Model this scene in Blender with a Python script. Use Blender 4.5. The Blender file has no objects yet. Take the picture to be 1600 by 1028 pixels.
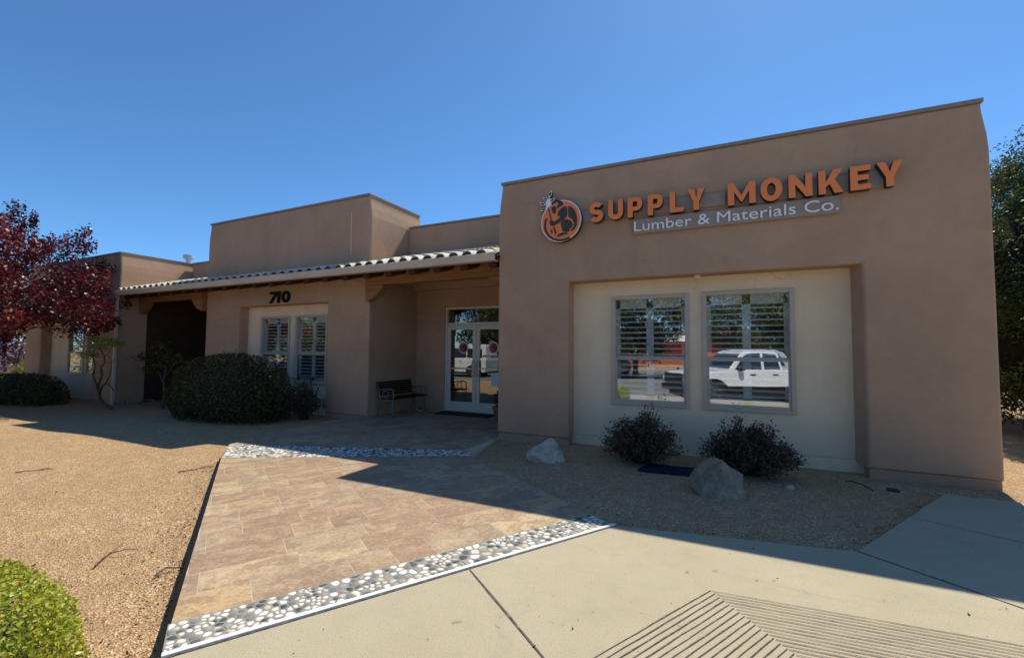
import bpy, bmesh, math, random
import numpy as np
from mathutils import Vector, Matrix, noise
R = math.radians
random.seed(7); rng = np.random.default_rng(7)
scene = bpy.context.scene
COL = scene.collection

# ------------------------------------------------------------------ camera
YAW, PITCH, ROLL = R(25.694), R(2.779), R(0.4175)
f = Vector((-math.sin(YAW)*math.cos(PITCH), math.cos(YAW)*math.cos(PITCH), math.sin(PITCH)))
r = Vector((math.cos(YAW), math.sin(YAW), 0)); u = r.cross(f)
c_, s_ = math.cos(ROLL), math.sin(ROLL)
rr, uu = c_*r + s_*u, -s_*r + c_*u
cd = bpy.data.cameras.new('camera'); cam = bpy.data.objects.new('camera', cd); COL.objects.link(cam)
m3 = Matrix((rr, uu, -f)).transposed()
cam.matrix_world = Matrix.Translation((0, 0, 1.54)) @ m3.to_4x4()
cd.sensor_width = 36; cd.lens = 688.26/1600*36; cd.clip_start = 0.05; cd.clip_end = 2000
scene.camera = cam

# ------------------------------------------------------------------ sky and sun
SUN_EL, SUN_AZ = R(55.5), R(11.0)            # azimuth from +Y towards +X
w = bpy.data.worlds.new('World'); scene.world = w; w.use_nodes = True
nt = w.node_tree; nt.nodes.clear()
sky = nt.nodes.new('ShaderNodeTexSky'); sky.sky_type = 'NISHITA'; sky.sun_disc = False
sky.sun_elevation = SUN_EL; sky.sun_rotation = SUN_AZ
sky.altitude = 1800; sky.air_density = 0.85; sky.dust_density = 0.7; sky.ozone_density = 8.0
bg = nt.nodes.new('ShaderNodeBackground'); bg.inputs['Strength'].default_value = 0.13
wo = nt.nodes.new('ShaderNodeOutputWorld')
tint = nt.nodes.new('ShaderNodeMix'); tint.data_type = 'RGBA'; tint.blend_type = 'MULTIPLY'; tint.inputs[0].default_value = 1
tint.inputs[7].default_value = (.74, .97, 1, 1)
nt.links.new(sky.outputs[0], tint.inputs[6]); nt.links.new(tint.outputs[2], bg.inputs[0]); nt.links.new(bg.outputs[0], wo.inputs[0])
sd = bpy.data.lights.new('sun', 'SUN'); sd.energy = 3.8; sd.angle = R(0.5); sd.color = (1, .93, .79)
so = bpy.data.objects.new('sun', sd); COL.objects.link(so)
SD = Vector((math.cos(SUN_EL)*math.sin(SUN_AZ), math.cos(SUN_EL)*math.cos(SUN_AZ), math.sin(SUN_EL)))
so.rotation_euler = SD.to_track_quat('Z', 'Y').to_euler()
so.location = SD*60
scene.view_settings.view_transform = 'Standard'; scene.view_settings.look = 'None'
scene.view_settings.exposure = 0.47; scene.view_settings.gamma = 1
scene.render.engine = 'CYCLES'
scene.cycles.max_bounces = 8; scene.cycles.transparent_max_bounces = 12

# ------------------------------------------------------------------ materials
class NT:
    def __init__(s, name):
        s.m = bpy.data.materials.new(name); s.m.use_nodes = True
        s.t = s.m.node_tree; s.t.nodes.clear()
        s.out = s.n('ShaderNodeOutputMaterial')
    def n(s, typ, **kw):
        nd = s.t.nodes.new(typ)
        for k, v in kw.items():
            if k in nd.inputs.keys(): nd.inputs[k].default_value = v
            else: setattr(nd, k, v)
        return nd
    def l(s, a, b): s.t.links.new(a, b)
    def coord(s, scale=1, rot=(0, 0, 0), kind='Object', sc3=None):
        tc = s.n('ShaderNodeTexCoord'); mp = s.n('ShaderNodeMapping')
        mp.inputs['Scale'].default_value = sc3 or (scale,)*3; mp.inputs['Rotation'].default_value = rot
        s.l(tc.outputs[kind], mp.inputs['Vector']); return mp.outputs['Vector']
    def noise(s, vec, scale, detail=4, rough=.55, dist=0):
        nd = s.n('ShaderNodeTexNoise'); nd.inputs['Scale'].default_value = scale
        nd.inputs['Detail'].default_value = detail; nd.inputs['Roughness'].default_value = rough
        nd.inputs['Distortion'].default_value = dist
        s.l(vec, nd.inputs['Vector']); return nd.outputs['Fac']
    def ramp(s, fac, stops, interp='LINEAR'):
        nd = s.n('ShaderNodeValToRGB'); cr = nd.color_ramp; cr.interpolation = interp
        while len(cr.elements) < len(stops): cr.elements.new(.5)
        for e, (p, c) in zip(cr.elements, stops):
            e.position = p; e.color = (*c, 1) if len(c) == 3 else c
        s.l(fac, nd.inputs['Fac']); return nd.outputs['Color']
    def mix(s, fac, a, b, mode='MIX'):
        nd = s.n('ShaderNodeMix', data_type='RGBA', blend_type=mode)
        for i, v in ((0, fac), (6, a), (7, b)):
            if isinstance(v, (int, float)): nd.inputs[i].default_value = v
            elif isinstance(v, tuple): nd.inputs[i].default_value = (*v, 1)
            else: s.l(v, nd.inputs[i])
        return nd.outputs[2]
    def bump(s, h, strength=.3, dist=.01, prev=None):
        nd = s.n('ShaderNodeBump'); nd.inputs['Strength'].default_value = strength
        nd.inputs['Distance'].default_value = dist; s.l(h, nd.inputs['Height'])
        if prev is not None: s.l(prev, nd.inputs['Normal'])
        return nd.outputs['Normal']
    def pbr(s, color, rough=.8, normal=None, metal=0, spec=.5):
        p = s.n('ShaderNodeBsdfPrincipled')
        if isinstance(color, tuple): p.inputs['Base Color'].default_value = (*color, 1)
        else: s.l(color, p.inputs['Base Color'])
        if isinstance(rough, (int, float)): p.inputs['Roughness'].default_value = rough
        else: s.l(rough, p.inputs['Roughness'])
        p.inputs['Metallic'].default_value = metal
        p.inputs['Specular IOR Level'].default_value = spec
        if normal is not None: s.l(normal, p.inputs['Normal'])
        s.l(p.outputs[0], s.out.inputs['Surface']); return p

def stucco(name, col, var=.12):
    t = NT(name); v = t.coord()
    n1 = t.noise(v, .7, 5); n2 = t.noise(v, 9, 4); n3 = t.noise(v, 90, 3, .6); n4 = t.noise(v, 2.2, 3, .5, .4)
    a = tuple(x*(1-var) for x in col); b = tuple(min(1, x*(1+var)) for x in col)
    c = t.ramp(n1, [(.38, a), (.62, b)])
    c = t.mix(.35, c, t.ramp(n2, [(.3, a), (.75, b)]))
    # faint rain streaks and dust that stay put
    vs = t.coord(sc3=(3.0, 3.0, .22)); st = t.noise(vs, 1.2, 5, .6)
    c = t.mix(t.ramp(st, [(.5, (0, 0, 0)), (.8, (.28, .28, .28))]), c, tuple(x*.72 for x in col))
    dv = t.n('ShaderNodeVectorMath', operation='ADD'); t.l(v, dv.inputs[0]); wn = t.n('ShaderNodeTexNoise'); wn.inputs['Scale'].default_value = 1.6; wn.inputs['Detail'].default_value = 5; t.l(v, wn.inputs['Vector']); t.l(wn.outputs['Color'], dv.inputs[1])
    vr = t.n('ShaderNodeTexVoronoi', feature='DISTANCE_TO_EDGE'); vr.inputs['Scale'].default_value = .42; t.l(dv.outputs[0], vr.inputs['Vector'])
    ck = t.ramp(vr.outputs['Distance'], [(0, (1, 1, 1)), (.0035, (0, 0, 0))]); msk = t.ramp(t.noise(v, .55, 2), [(.50, (0, 0, 0)), (.60, (.5, .5, .5))])
    c = t.mix(t.mix(1.0, ck, msk, 'MULTIPLY'), c, tuple(x*.5 for x in col))
    pt_ = t.noise(v, .38, 2, .5, 1.5); c = t.mix(t.ramp(pt_, [(.56, (0, 0, 0)), (.585, (.22, .22, .22))]), c, tuple(min(1, x*1.22) for x in col))
    nb = t.bump(n4, .35, .03); nb = t.bump(n2, .3, .006, nb); nb = t.bump(n3, .45, .0025, nb)
    t.pbr(c, .93, nb, spec=.2); return t.m

def plain(name, col, rough=.6, metal=0, var=.06, scale=6, bump=0.0, spec=.5):
    t = NT(name); v = t.coord(); n1 = t.noise(v, scale, 4)
    a = tuple(x*(1-var) for x in col); b = tuple(min(1, x*(1+var)) for x in col)
    c = t.ramp(n1, [(.3, a), (.7, b)]); nb = t.bump(t.noise(v, scale*8, 3), bump, .003) if bump else None
    t.pbr(c, rough, nb, metal, spec); return t.m

def wood(name, col, axis=0):
    t = NT(name); sc = [14, 14, 14]; sc[axis] = .8
    v = t.coord(sc3=tuple(sc)); n = t.noise(v, 1.6, 5, .6, .3)
    c = t.ramp(n, [(.25, tuple(x*.55 for x in col)), (.55, col), (.8, tuple(min(1, x*1.25) for x in col))])
    t.pbr(c, .75, t.bump(n, .4, .004), spec=.3); return t.m

def leafmat(name, stops, trans=.35, rough=.5, spec=.3):
    t = NT(name); a = t.n('ShaderNodeAttribute', attribute_name='v')
    c = t.ramp(a.outputs['Fac'], stops)
    p = t.n('ShaderNodeBsdfPrincipled'); t.l(c, p.inputs['Base Color'])
    p.inputs['Roughness'].default_value = rough; p.inputs['Specular IOR Level'].default_value = spec
    tr = t.n('ShaderNodeBsdfTranslucent'); t.l(c, tr.inputs['Color'])
    mx = t.n('ShaderNodeMixShader'); mx.inputs[0].default_value = trans
    t.l(p.outputs[0], mx.inputs[1]); t.l(tr.outputs[0], mx.inputs[2]); t.l(mx.outputs[0], t.out.inputs['Surface'])
    return t.m

def glass(name, fac, tint=(.95, .97, 1)):
    t = NT(name); tr = t.n('ShaderNodeBsdfTransparent'); tr.inputs[0].default_value = (.97, .98, .98, 1)
    g = t.n('ShaderNodeBsdfGlossy'); g.inputs['Roughness'].default_value = 0.0; g.inputs['Color'].default_value = (*tint, 1)
    v = t.coord(); t.l(t.bump(t.noise(v, 1.6, 2), .02, .02), g.inputs['Normal'])
    mx = t.n('ShaderNodeMixShader'); mx.inputs[0].default_value = fac
    t.l(tr.outputs[0], mx.inputs[1]); t.l(g.outputs[0], mx.inputs[2]); t.l(mx.outputs[0], t.out.inputs['Surface'])
    return t.m

M = {}
M['stucco'] = stucco('taupe_stucco', (.50, .32, .208))
M['cream'] = stucco('cream_stucco', (.86, .66, .44), .07)
M['plinth'] = stucco('plinth_stucco', (.46, .285, .192))
M['porchshade'] = plain('porch_shade_brown', (.07, .035, .02), .9, 0, .2, 3)  # near-black brown puts the deep porch shade into these surfaces
M['coping'] = plain('coping_metal', (.30, .235, .19), .5, .0, .1, 3)
M['fascia'] = plain('gutter_paint', (.66, .52, .38), .55, 0, .08, 2)
M['frame'] = plain('window_frame_paint', (.54, .44, .34), .5, 0, .05)
M['shutter'] = plain('shutter_paint', (.93, .93, .91), .45)
M['alu'] = plain('cream_aluminium', (.74, .68, .56), .4, .0)
M['handle'] = plain('brushed_metal', (.45, .43, .40), .35, .8)
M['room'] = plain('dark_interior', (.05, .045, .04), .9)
M['beam'] = wood('beam_wood', (.36, .17, .07), 0)
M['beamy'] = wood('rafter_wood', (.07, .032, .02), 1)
M['glass'] = glass('window_glass', .29)
M['doorglass'] = glass('door_glass', .15, (.95, .93, .88))
M['orange'] = plain('orange_letter', (1.0, .27, .075), .6, 0, .02)
M['dark'] = plain('dark_return', (.035, .022, .018), .5)
M['logodark'] = plain('logo_dark', (.06, .045, .042), .5)
M['white'] = plain('white_acrylic', (.95, .95, .93), .5, 0, .01)
M['raceway'] = plain('raceway_paint', (.36, .275, .225), .55)
M['black'] = plain('black_metal', (.012, .010, .009), .8, spec=.15)
M['whitestrip'] = plain('white_strip', (.86, .85, .80), .8, 0, .08, 20)
M['iron'] = plain('pale_cast_iron', (.19, .18, .17), .5, .3, .2, 20)
M['slat'] = wood('bench_slat', (.035, .018, .014), 1)
M['mat'] = plain('rubber_mat', (.018, .018, .022), .9, 0, .2, 40, .5)
M['galv'] = plain('galvanised', (.6, .6, .6), .35, .7, .1)
M['bluematte'] = plain('blue_matte', (.022, .028, .06), .95, 0, .3, 14, .6, spec=.05)
M['red_vinyl'] = plain('red_vinyl', (.45, .06, .035), .5)
M['paper'] = plain('paper', (.75, .78, .82), .6)
M['bark'] = plain('bark', (.12, .08, .055), .9, 0, .35, 8, .8)
M['palebark'] = plain('pale_bark', (.20, .155, .12), .9, 0, .3, 8, .8)
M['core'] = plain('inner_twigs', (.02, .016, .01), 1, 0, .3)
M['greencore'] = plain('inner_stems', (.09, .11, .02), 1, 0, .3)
M['tyre'] = plain('tyre_rubber', (.02, .02, .02), .85)
M['rim'] = plain('wheel_rim', (.12, .12, .13), .35, .6)
M['carglass'] = plain('car_glass', (.02, .03, .035), .08, 0, .05, spec=.8)
M['trim'] = plain('black_trim', (.02, .02, .02), .5)
M['lamp'] = plain('lamp_lens', (.6, .6, .62), .15)
M['redwall'] = plain('red_wall', (.42, .11, .075), .85, 0, .1)
M['pot'] = plain('terracotta', (.30, .12, .07), .8)

def tilemat():
    t = NT('roof_tile'); v = t.coord(); a = t.n('ShaderNodeAttribute', attribute_name='v')
    c = t.ramp(a.outputs['Fac'], [(0, (.52, .48, .39)), (.5, (.66, .62, .51)), (1, (.76, .72, .60))])
    c = t.mix(t.ramp(t.noise(v, 7, 5, .65), [(.5, (0, 0, 0)), (.75, (.45, .45, .45))]), c, (.26, .23, .18))
    t.pbr(c, .9, t.bump(t.noise(v, 60, 3), .4, .003), spec=.2); return t.m
M['tile'] = tilemat(); M['tile_end'] = plain('tile_end_shade', (.10, .085, .07), .95, 0, .3, 10)

def gravelmat():
    t = NT('granite_gravel'); v = t.coord()
    vo = t.n('ShaderNodeTexVoronoi', feature='F1'); vo.inputs['Scale'].default_value = 85; vo.inputs['Randomness'].default_value = 1
    t.l(v, vo.inputs['Vector'])
    sep = t.n('ShaderNodeSeparateColor'); t.l(vo.outputs['Color'], sep.inputs[0])
    c = t.ramp(sep.outputs[0], [(0, (.26, .145, .065)), (.3, (.46, .29, .14)), (.65, (.60, .39, .20)), (.88, (.72, .52, .31)), (1, (.86, .72, .52))])
    big = t.noise(v, .6, 5, .6); mid = t.noise(v, 5, 5, .65)
    c = t.mix(t.ramp(big, [(.35, (.32, .32, .32)), (.65, (0, 0, 0))]), c, (.42, .27, .15))
    c = t.mix(t.ramp(mid, [(.42, (.4, .4, .4)), (.62, (0, 0, 0))]), c, (.34, .22, .125))
    vw = t.coord(sc3=(.5, 2.6, 1), rot=(0, 0, R(-12))); rake = t.noise(vw, 4, 4, .6)
    nb = t.bump(rake, .35, .03); nb = t.bump(mid, .5, .02, nb); nb = t.bump(vo.outputs['Distance'], .9, .012, nb)
    t.pbr(c, .95, nb, spec=.15); return t.m
M['gravel'] = gravelmat()

def concretemat():
    t = NT('concrete'); v = t.coord()
    c = t.ramp(t.noise(v, .8, 6, .6), [(.3, (.43, .365, .24)), (.7, (.51, .44, .30))])
    sp = t.noise(v, 150, 3, .7); c = t.mix(t.ramp(sp, [(.36, (.8, .8, .8)), (.48, (0, 0, 0))]), c, (.27, .24, .18))
    c = t.mix(t.ramp(sp, [(.56, (0, 0, 0)), (.68, (.5, .5, .5))]), c, (.62, .58, .50))
    c = t.mix(t.ramp(t.noise(v, 5, 5, .7), [(.5, (0, 0, 0)), (.75, (.3, .3, .3))]), c, (.30, .27, .21))
    c = t.mix(t.ramp(t.noise(v, 1.7, 6, .7, 1.2), [(.58, (0, 0, 0)), (.68, (.22, .22, .22))]), c, (.25, .22, .18))
    c = t.mix(t.ramp(t.noise(v, 9, 3, .5), [(.70, (0, 0, 0)), (.735, (.6, .6, .6))]), c, (.20, .175, .14))
    c = t.mix(t.ramp(t.noise(v, 34, 2, .5), [(.735, (0, 0, 0)), (.75, (.9, .9, .9))]), c, (.10, .085, .07))
    vt = t.coord(sc3=(.35, 3.0, 1), rot=(0, 0, R(28))); c = t.mix(t.ramp(t.noise(vt, 2.2, 6, .7), [(.56, (0, 0, 0)), (.72, (.28, .28, .28))]), c, (.27, .235, .18))
    nb = t.bump(sp, .5, .002); nb = t.bump(t.noise(v, 14, 4), .2, .006, nb)
    t.pbr(c, .9, nb, spec=.25); return t.m
M['concrete'] = concretemat()

def groovemat():
    t = NT('groove_grime'); v = t.coord()
    c = t.ramp(t.noise(v, 22, 5, .7), [(.35, (.05, .04, .03)), (.55, (.12, .10, .075)), (.72, (.30, .26, .2))])
    t.pbr(c, .95); return t.m
M['groove'] = groovemat()

ROWANG = math.atan2(3.99-1.3, -.91+2.56)
def slatemat():
    t = NT('slate_tiles')
    a = t.n('ShaderNodeAttribute', attribute_name='v'); b = t.n('ShaderNodeAttribute', attribute_name='q')
    v0 = t.coord(rot=(0, 0, -ROWANG), sc3=(1, 1, 1))
    off = t.n('ShaderNodeVectorMath', operation='SCALE'); t.l(b.outputs['Vector'], off.inputs[0]); off.inputs['Scale'].default_value = 40
    ad = t.n('ShaderNodeVectorMath', operation='ADD'); t.l(v0, ad.inputs[0]); t.l(off.outputs[0], ad.inputs[1])
    st = t.n('ShaderNodeMapping'); st.inputs['Scale'].default_value = (1.0, 1.5, 1); t.l(ad.outputs[0], st.inputs['Vector'])
    v = st.outputs[0]
    base = t.ramp(a.outputs['Fac'], [(0, (.34, .225, .145)), (.2, (.42, .27, .17)), (.4, (.44, .295, .19)), (.6, (.43, .32, .21)), (.78, (.54, .37, .19)), (.9, (.40, .32, .22)), (1, (.58, .43, .25))])
    n1 = t.noise(v, 4.2, 10, .74, .7); n2 = t.noise(v, 11, 10, .78, .5); n4 = t.noise(v, 38, 6, .75, .4)
    base = t.mix(t.ramp(n1, [(.43, (.6, .6, .6)), (.54, (0, 0, 0))]), base, (.27, .165, .105))
    base = t.mix(t.ramp(n1, [(.54, (0, 0, 0)), (.66, (.6, .6, .6))]), base, (.62, .45, .26))
    base = t.mix(t.ramp(n2, [(.56, (0, 0, 0)), (.66, (.45, .45, .45))]), base, (.30, .275, .24))
    base = t.mix(t.ramp(n2, [(.3, (.5, .5, .5)), (.42, (0, 0, 0))]), base, (.46, .26, .15))
    base = t.mix(t.ramp(n4, [(.38, (.6, .6, .6)), (.48, (0, 0, 0))]), base, (.20, .13, .09))
    base = t.mix(t.ramp(n4, [(.54, (0, 0, 0)), (.66, (.45, .45, .45))]), base, (.68, .55, .37))
    nb = t.bump(n1, .5, .006); nb = t.bump(n2, .4, .003, nb); nb = t.bump(n4, .3, .0012, nb)
    t.pbr(base, .62, nb, spec=.35); return t.m
M['slate'] = slatemat()
M['grout'] = plain('grout', (.56, .46, .33), .95, 0, .15, 5)
M['darkgrout'] = plain('pebble_grout', (.27, .25, .22), .95, 0, .2, 12)
def pebmat():
    t = NT('river_pebble'); a = t.n('ShaderNodeAttribute', attribute_name='v')
    c = t.ramp(a.outputs['Fac'], [(0, (.045, .06, .065)), (.09, (.08, .095, .10)), (.16, (.18, .19, .185)), (.26, (.34, .32, .28)), (.37, (.58, .52, .40)), (.50, (.74, .70, .58)), (.68, (.82, .80, .70)), (.86, (.88, .86, .78))], 'CONSTANT')
    v = t.coord(); c = t.mix(.1, c, t.ramp(t.noise(v, 45, 4), [(.3, (.25, .25, .24)), (.7, (.7, .68, .62))]))
    t.pbr(c, .75, spec=.12); return t.m
M['pebble'] = pebmat()
def rockmat(name, a, b, d):
    t = NT(name); v = t.coord(); n1 = t.noise(v, 3.5, 7, .65, .5); n2 = t.noise(v, 20, 6, .7)
    c = t.ramp(n1, [(.3, a), (.5, b), (.7, d)]); c = t.mix(t.ramp(n2, [(.5, (0, 0, 0)), (.7, (.5, .5, .5))]), c, tuple(x*.55 for x in b))
    n3 = t.noise(v, 90, 4, .8); c = t.mix(t.ramp(n3, [(.36, (.7, .7, .7)), (.48, (0, 0, 0))]), c, tuple(x*.4 for x in b)); c = t.mix(t.ramp(n3, [(.56, (0, 0, 0)), (.68, (.5, .5, .5))]), c, d)
    vr = t.n('ShaderNodeTexVoronoi', feature='DISTANCE_TO_EDGE'); vr.inputs['Scale'].default_value = 5; dv = t.n('ShaderNodeVectorMath', operation='ADD'); wn = t.n('ShaderNodeTexNoise'); wn.inputs['Scale'].default_value = 4; t.l(v, wn.inputs['Vector']); t.l(v, dv.inputs[0]); t.l(wn.outputs['Color'], dv.inputs[1]); t.l(dv.outputs[0], vr.inputs['Vector'])
    ck = t.ramp(vr.outputs['Distance'], [(0, (.6, .6, .6)), (.03, (0, 0, 0))]); c = t.mix(ck, c, tuple(x*.3 for x in b))
    nb = t.bump(n1, .8, .04); nb = t.bump(n2, .9, .014, nb); nb = t.bump(n3, .7, .004, nb); t.pbr(c, .95, nb, spec=.1); return t.m
M['rock_w'] = rockmat('pale_quartz', (.34, .26, .20), (.66, .56, .46), (.80, .72, .62))
M['rock_g'] = rockmat('grey_boulder', (.15, .13, .11), (.36, .28, .19), (.52, .41, .27))
M['chip'] = leafmat('gravel_chips', [(0, (.28, .145, .06)), (.4, (.54, .31, .14)), (.8, (.72, .46, .23)), (1, (.88, .72, .50))], 0, .9, .1)
def asphalt():
    t = NT('asphalt'); v = t.coord()
    c = t.ramp(t.noise(v, .4, 6, .6), [(.3, (.19, .18, .165)), (.7, (.26, .25, .23))])
    t.pbr(c, .9, t.bump(t.noise(v, 80, 2), .5, .004), spec=.2); return t.m
M['asphalt'] = asphalt()
M['box'] = leafmat('boxwood_leaf', [(0, (.022, .025, .006)), (.5, (.06, .058, .013)), (1, (.21, .18, .04))], .2)
M['brightbox'] = leafmat('bright_leaf', [(0, (.15, .20, .02)), (.4, (.33, .38, .03)), (.8, (.52, .52, .05)), (.95, (.66, .58, .12)), (1, (.65, .28, .08))], .35, .38, .5)
M['maple'] = leafmat('maple_leaf', [(0, (.035, .008, .010)), (.5, (.10, .012, .018)), (.85, (.22, .022, .03)), (1, (.36, .07, .035))], .36, .4, .5)
M['lace'] = leafmat('green_maple_leaf', [(0, (.20, .26, .06)), (.6, (.42, .48, .13)), (1, (.62, .64, .26))], .5)
M['barb'] = leafmat('shrub_leaf', [(0, (.055, .036, .025)), (.6, (.12, .08, .055)), (1, (.22, .15, .10))], .2)
M['nandina'] = leafmat('nandina_leaf', [(0, (.05, .045, .02)), (.7, (.11, .08, .04)), (1, (.30, .07, .04))], .3)
M['juniper'] = leafmat('juniper_leaf', [(0, (.035, .06, .018)), (.6, (.10, .14, .04)), (1, (.24, .28, .08))], .25)
M['treeleaf'] = leafmat('tree_leaf', [(0, (.05, .065, .02)), (.6, (.12, .14, .04)), (1, (.22, .22, .07))], .35)
M['yellowleaf'] = leafmat('yellow_leaf', [(0, (.14, .15, .04)), (.6, (.32, .33, .09)), (1, (.5, .48, .18))], .4)
M['blossom'] = leafmat('blossom', [(0, (.09, .04, .06)), (.45, (.20, .11, .14)), (.8, (.55, .45, .5)), (1, (.75, .7, .72))], .35)
M['litter'] = leafmat('dry_litter', [(0, (.04, .025, .015)), (.7, (.10, .06, .035)), (1, (.40, .30, .18))], .1)

# ------------------------------------------------------------------ mesh helpers
class MB:
    def __init__(s): s.v = []; s.f = []; s.mi = []; s.cur = 0
    def add(s, vs, fs):
        b = len(s.v); s.v += [tuple(p) for p in vs]; s.f += [tuple(b+i for i in q) for q in fs]; s.mi += [s.cur]*len(fs)
    def box(s, x0, x1, y0, y1, z0, z1):
        s.add([(x, y, z) for z in (z0, z1) for y in (y0, y1) for x in (x0, x1)],
              [(0, 2, 3, 1), (4, 5, 7, 6), (0, 1, 5, 4), (2, 6, 7, 3), (0, 4, 6, 2), (1, 3, 7, 5)]); return s
    def prism(s, poly, z0, z1):
        n = len(poly)
        a = sum(poly[i][0]*poly[(i+1) % n][1]-poly[(i+1) % n][0]*poly[i][1] for i in range(n))
        if a < 0: poly = poly[::-1]
        s.add([(x, y, z0) for x, y in poly]+[(x, y, z1) for x, y in poly],
              [tuple(range(n))[::-1], tuple(range(n, 2*n))]+[(i, (i+1) % n, n+(i+1) % n, n+i) for i in range(n)]); return s
    def xz(s, poly, y0, y1):            # polygon in x,z extruded from y0 to y1
        n = len(poly)
        a = sum(poly[i][0]*poly[(i+1) % n][1]-poly[(i+1) % n][0]*poly[i][1] for i in range(n))
        if a < 0: poly = poly[::-1]
        s.add([(x, y0, z) for x, z in poly]+[(x, y1, z) for x, z in poly],
              [tuple(range(n)), tuple(range(n, 2*n))[::-1]]+[((i+1) % n, i, n+i, n+(i+1) % n) for i in range(n)]); return s
    def tube(s, pts, rad, n=8, cap=True):
        pts = [Vector(p) for p in pts]
        if not isinstance(rad, (list, tuple)): rad = [rad]*len(pts)
        vs = []; up = Vector((0, 0, 1)); prev = None
        for i, p in enumerate(pts):
            d = (pts[min(i+1, len(pts)-1)]-pts[max(i-1, 0)]).normalized()
            if prev is None:
                a = d.cross(up if abs(d.z) < .9 else Vector((1, 0, 0))).normalized()
            else:
                a = (prev-d*prev.dot(d)).normalized()
            prev = a; b = d.cross(a)
            for k in range(n):
                t = 2*math.pi*k/n; vs.append(p+rad[i]*(math.cos(t)*a+math.sin(t)*b))
        fs = [(i*n+k, i*n+(k+1) % n, (i+1)*n+(k+1) % n, (i+1)*n+k) for i in range(len(pts)-1) for k in range(n)]
        if cap: fs += [tuple(range(n))[::-1], tuple(range((len(pts)-1)*n, len(pts)*n))]
        s.add(vs, fs); return s
    def ellipsoid(s, c, rad, nu=16, nv=10, amp=0, fr=2, seed=0):
        vs = []
        for j in range(nv+1):
            ph = math.pi*j/nv
            for i in range(nu):
                th = 2*math.pi*i/nu; d = Vector((math.sin(ph)*math.cos(th), math.sin(ph)*math.sin(th), math.cos(ph)))
                k = 1+amp*noise.noise(d*fr+Vector((seed, 0, 0)))
                vs.append((c[0]+rad[0]*d.x*k, c[1]+rad[1]*d.y*k, c[2]+rad[2]*d.z*k))
        fs = [(j*nu+i, (j+1)*nu+i, (j+1)*nu+(i+1) % nu, j*nu+(i+1) % nu) for j in range(nv) for i in range(nu)]
        s.add(vs, fs); return s
    def build(s, name, mats, parent=None, bevel=0, smooth=False, seg=2, ang=40, front=None):
        me = bpy.data.meshes.new(name); me.from_pydata(s.v, [], s.f)
        mats = mats if isinstance(mats, (list, tuple)) else [mats]
        for m in mats: me.materials.append(m)
        if len(mats) > 1: me.polygons.foreach_set('material_index', s.mi)
        if smooth: me.polygons.foreach_set('use_smooth', [True]*len(me.polygons))
        me.update()
        o = bpy.data.objects.new(name, me); COL.objects.link(o)
        if parent: o.parent = parent
        if bevel:
            b = o.modifiers.new('bevel', 'BEVEL'); b.width = bevel; b.segments = seg; b.limit_method = 'ANGLE'; b.angle_limit = R(ang)
            if front is not None:          # round only the arrises on the front face
                b.limit_method = 'WEIGHT'; bm = bmesh.new(); bm.from_mesh(me)
                ly = bm.edges.layers.float.new('bevel_weight_edge')
                for e in bm.edges:
                    if len(e.link_faces) == 2 and all(abs(v.co.y-front) < .002 for v in e.verts) and e.calc_face_angle(0) > .7: e[ly] = 1
                bm.to_mesh(me); bm.free()
        return o

def thing(name, label, cat, loc=(0, 0, 0), rz=0, group=None):
    o = bpy.data.objects.new(name, None); COL.objects.link(o); o.location = loc; o.rotation_euler = (0, 0, rz)
    o.empty_display_size = .2
    return tag(o, label, cat, group)
def tag(o, label, cat, group=None):
    o['label'] = label; o['category'] = cat
    if group: o['group'] = group
    return o
def struct(o, kind='structure'): o['kind'] = kind; return o

def cells(xs, zs, solid, y0, y1, axis='Y', warp=None):
    """rectilinear wall with openings: cell (i,j) kept when solid(xmid, zmid)"""
    mb = MB(); nx, nz = len(xs), len(zs)
    keep = lambda i, j: 0 <= i < nx-1 and 0 <= j < nz-1 and solid((xs[i]+xs[i+1])/2, (zs[j]+zs[j+1])/2)
    idx = {}; V = []
    def vid(i, j, k):
        if (i, j, k) not in idx:
            p = Vector((xs[i], (y0, y1)[k], zs[j]))
            if warp: p = warp(p)
            if axis == 'X': p = Vector((p.y, p.x, p.z))
            idx[(i, j, k)] = len(V); V.append(p)
        return idx[(i, j, k)]
    F = []
    for i in range(nx-1):
        for j in range(nz-1):
            if not keep(i, j): continue
            F.append((vid(i, j, 0), vid(i+1, j, 0), vid(i+1, j+1, 0), vid(i, j+1, 0)))
            F.append((vid(i, j, 1), vid(i, j+1, 1), vid(i+1, j+1, 1), vid(i+1, j, 1)))
            for di, dj, a, b in ((-1, 0, (i, j+1), (i, j)), (1, 0, (i+1, j), (i+1, j+1)), (0, -1, (i, j), (i+1, j)), (0, 1, (i+1, j+1), (i, j+1))):
                if not keep(i+di, j+dj):
                    F.append((vid(*a, 0), vid(*a, 1), vid(*b, 1), vid(*b, 0)))
    if axis == 'X': F = [q[::-1] for q in F]
    mb.add(V, F); return mb

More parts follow.
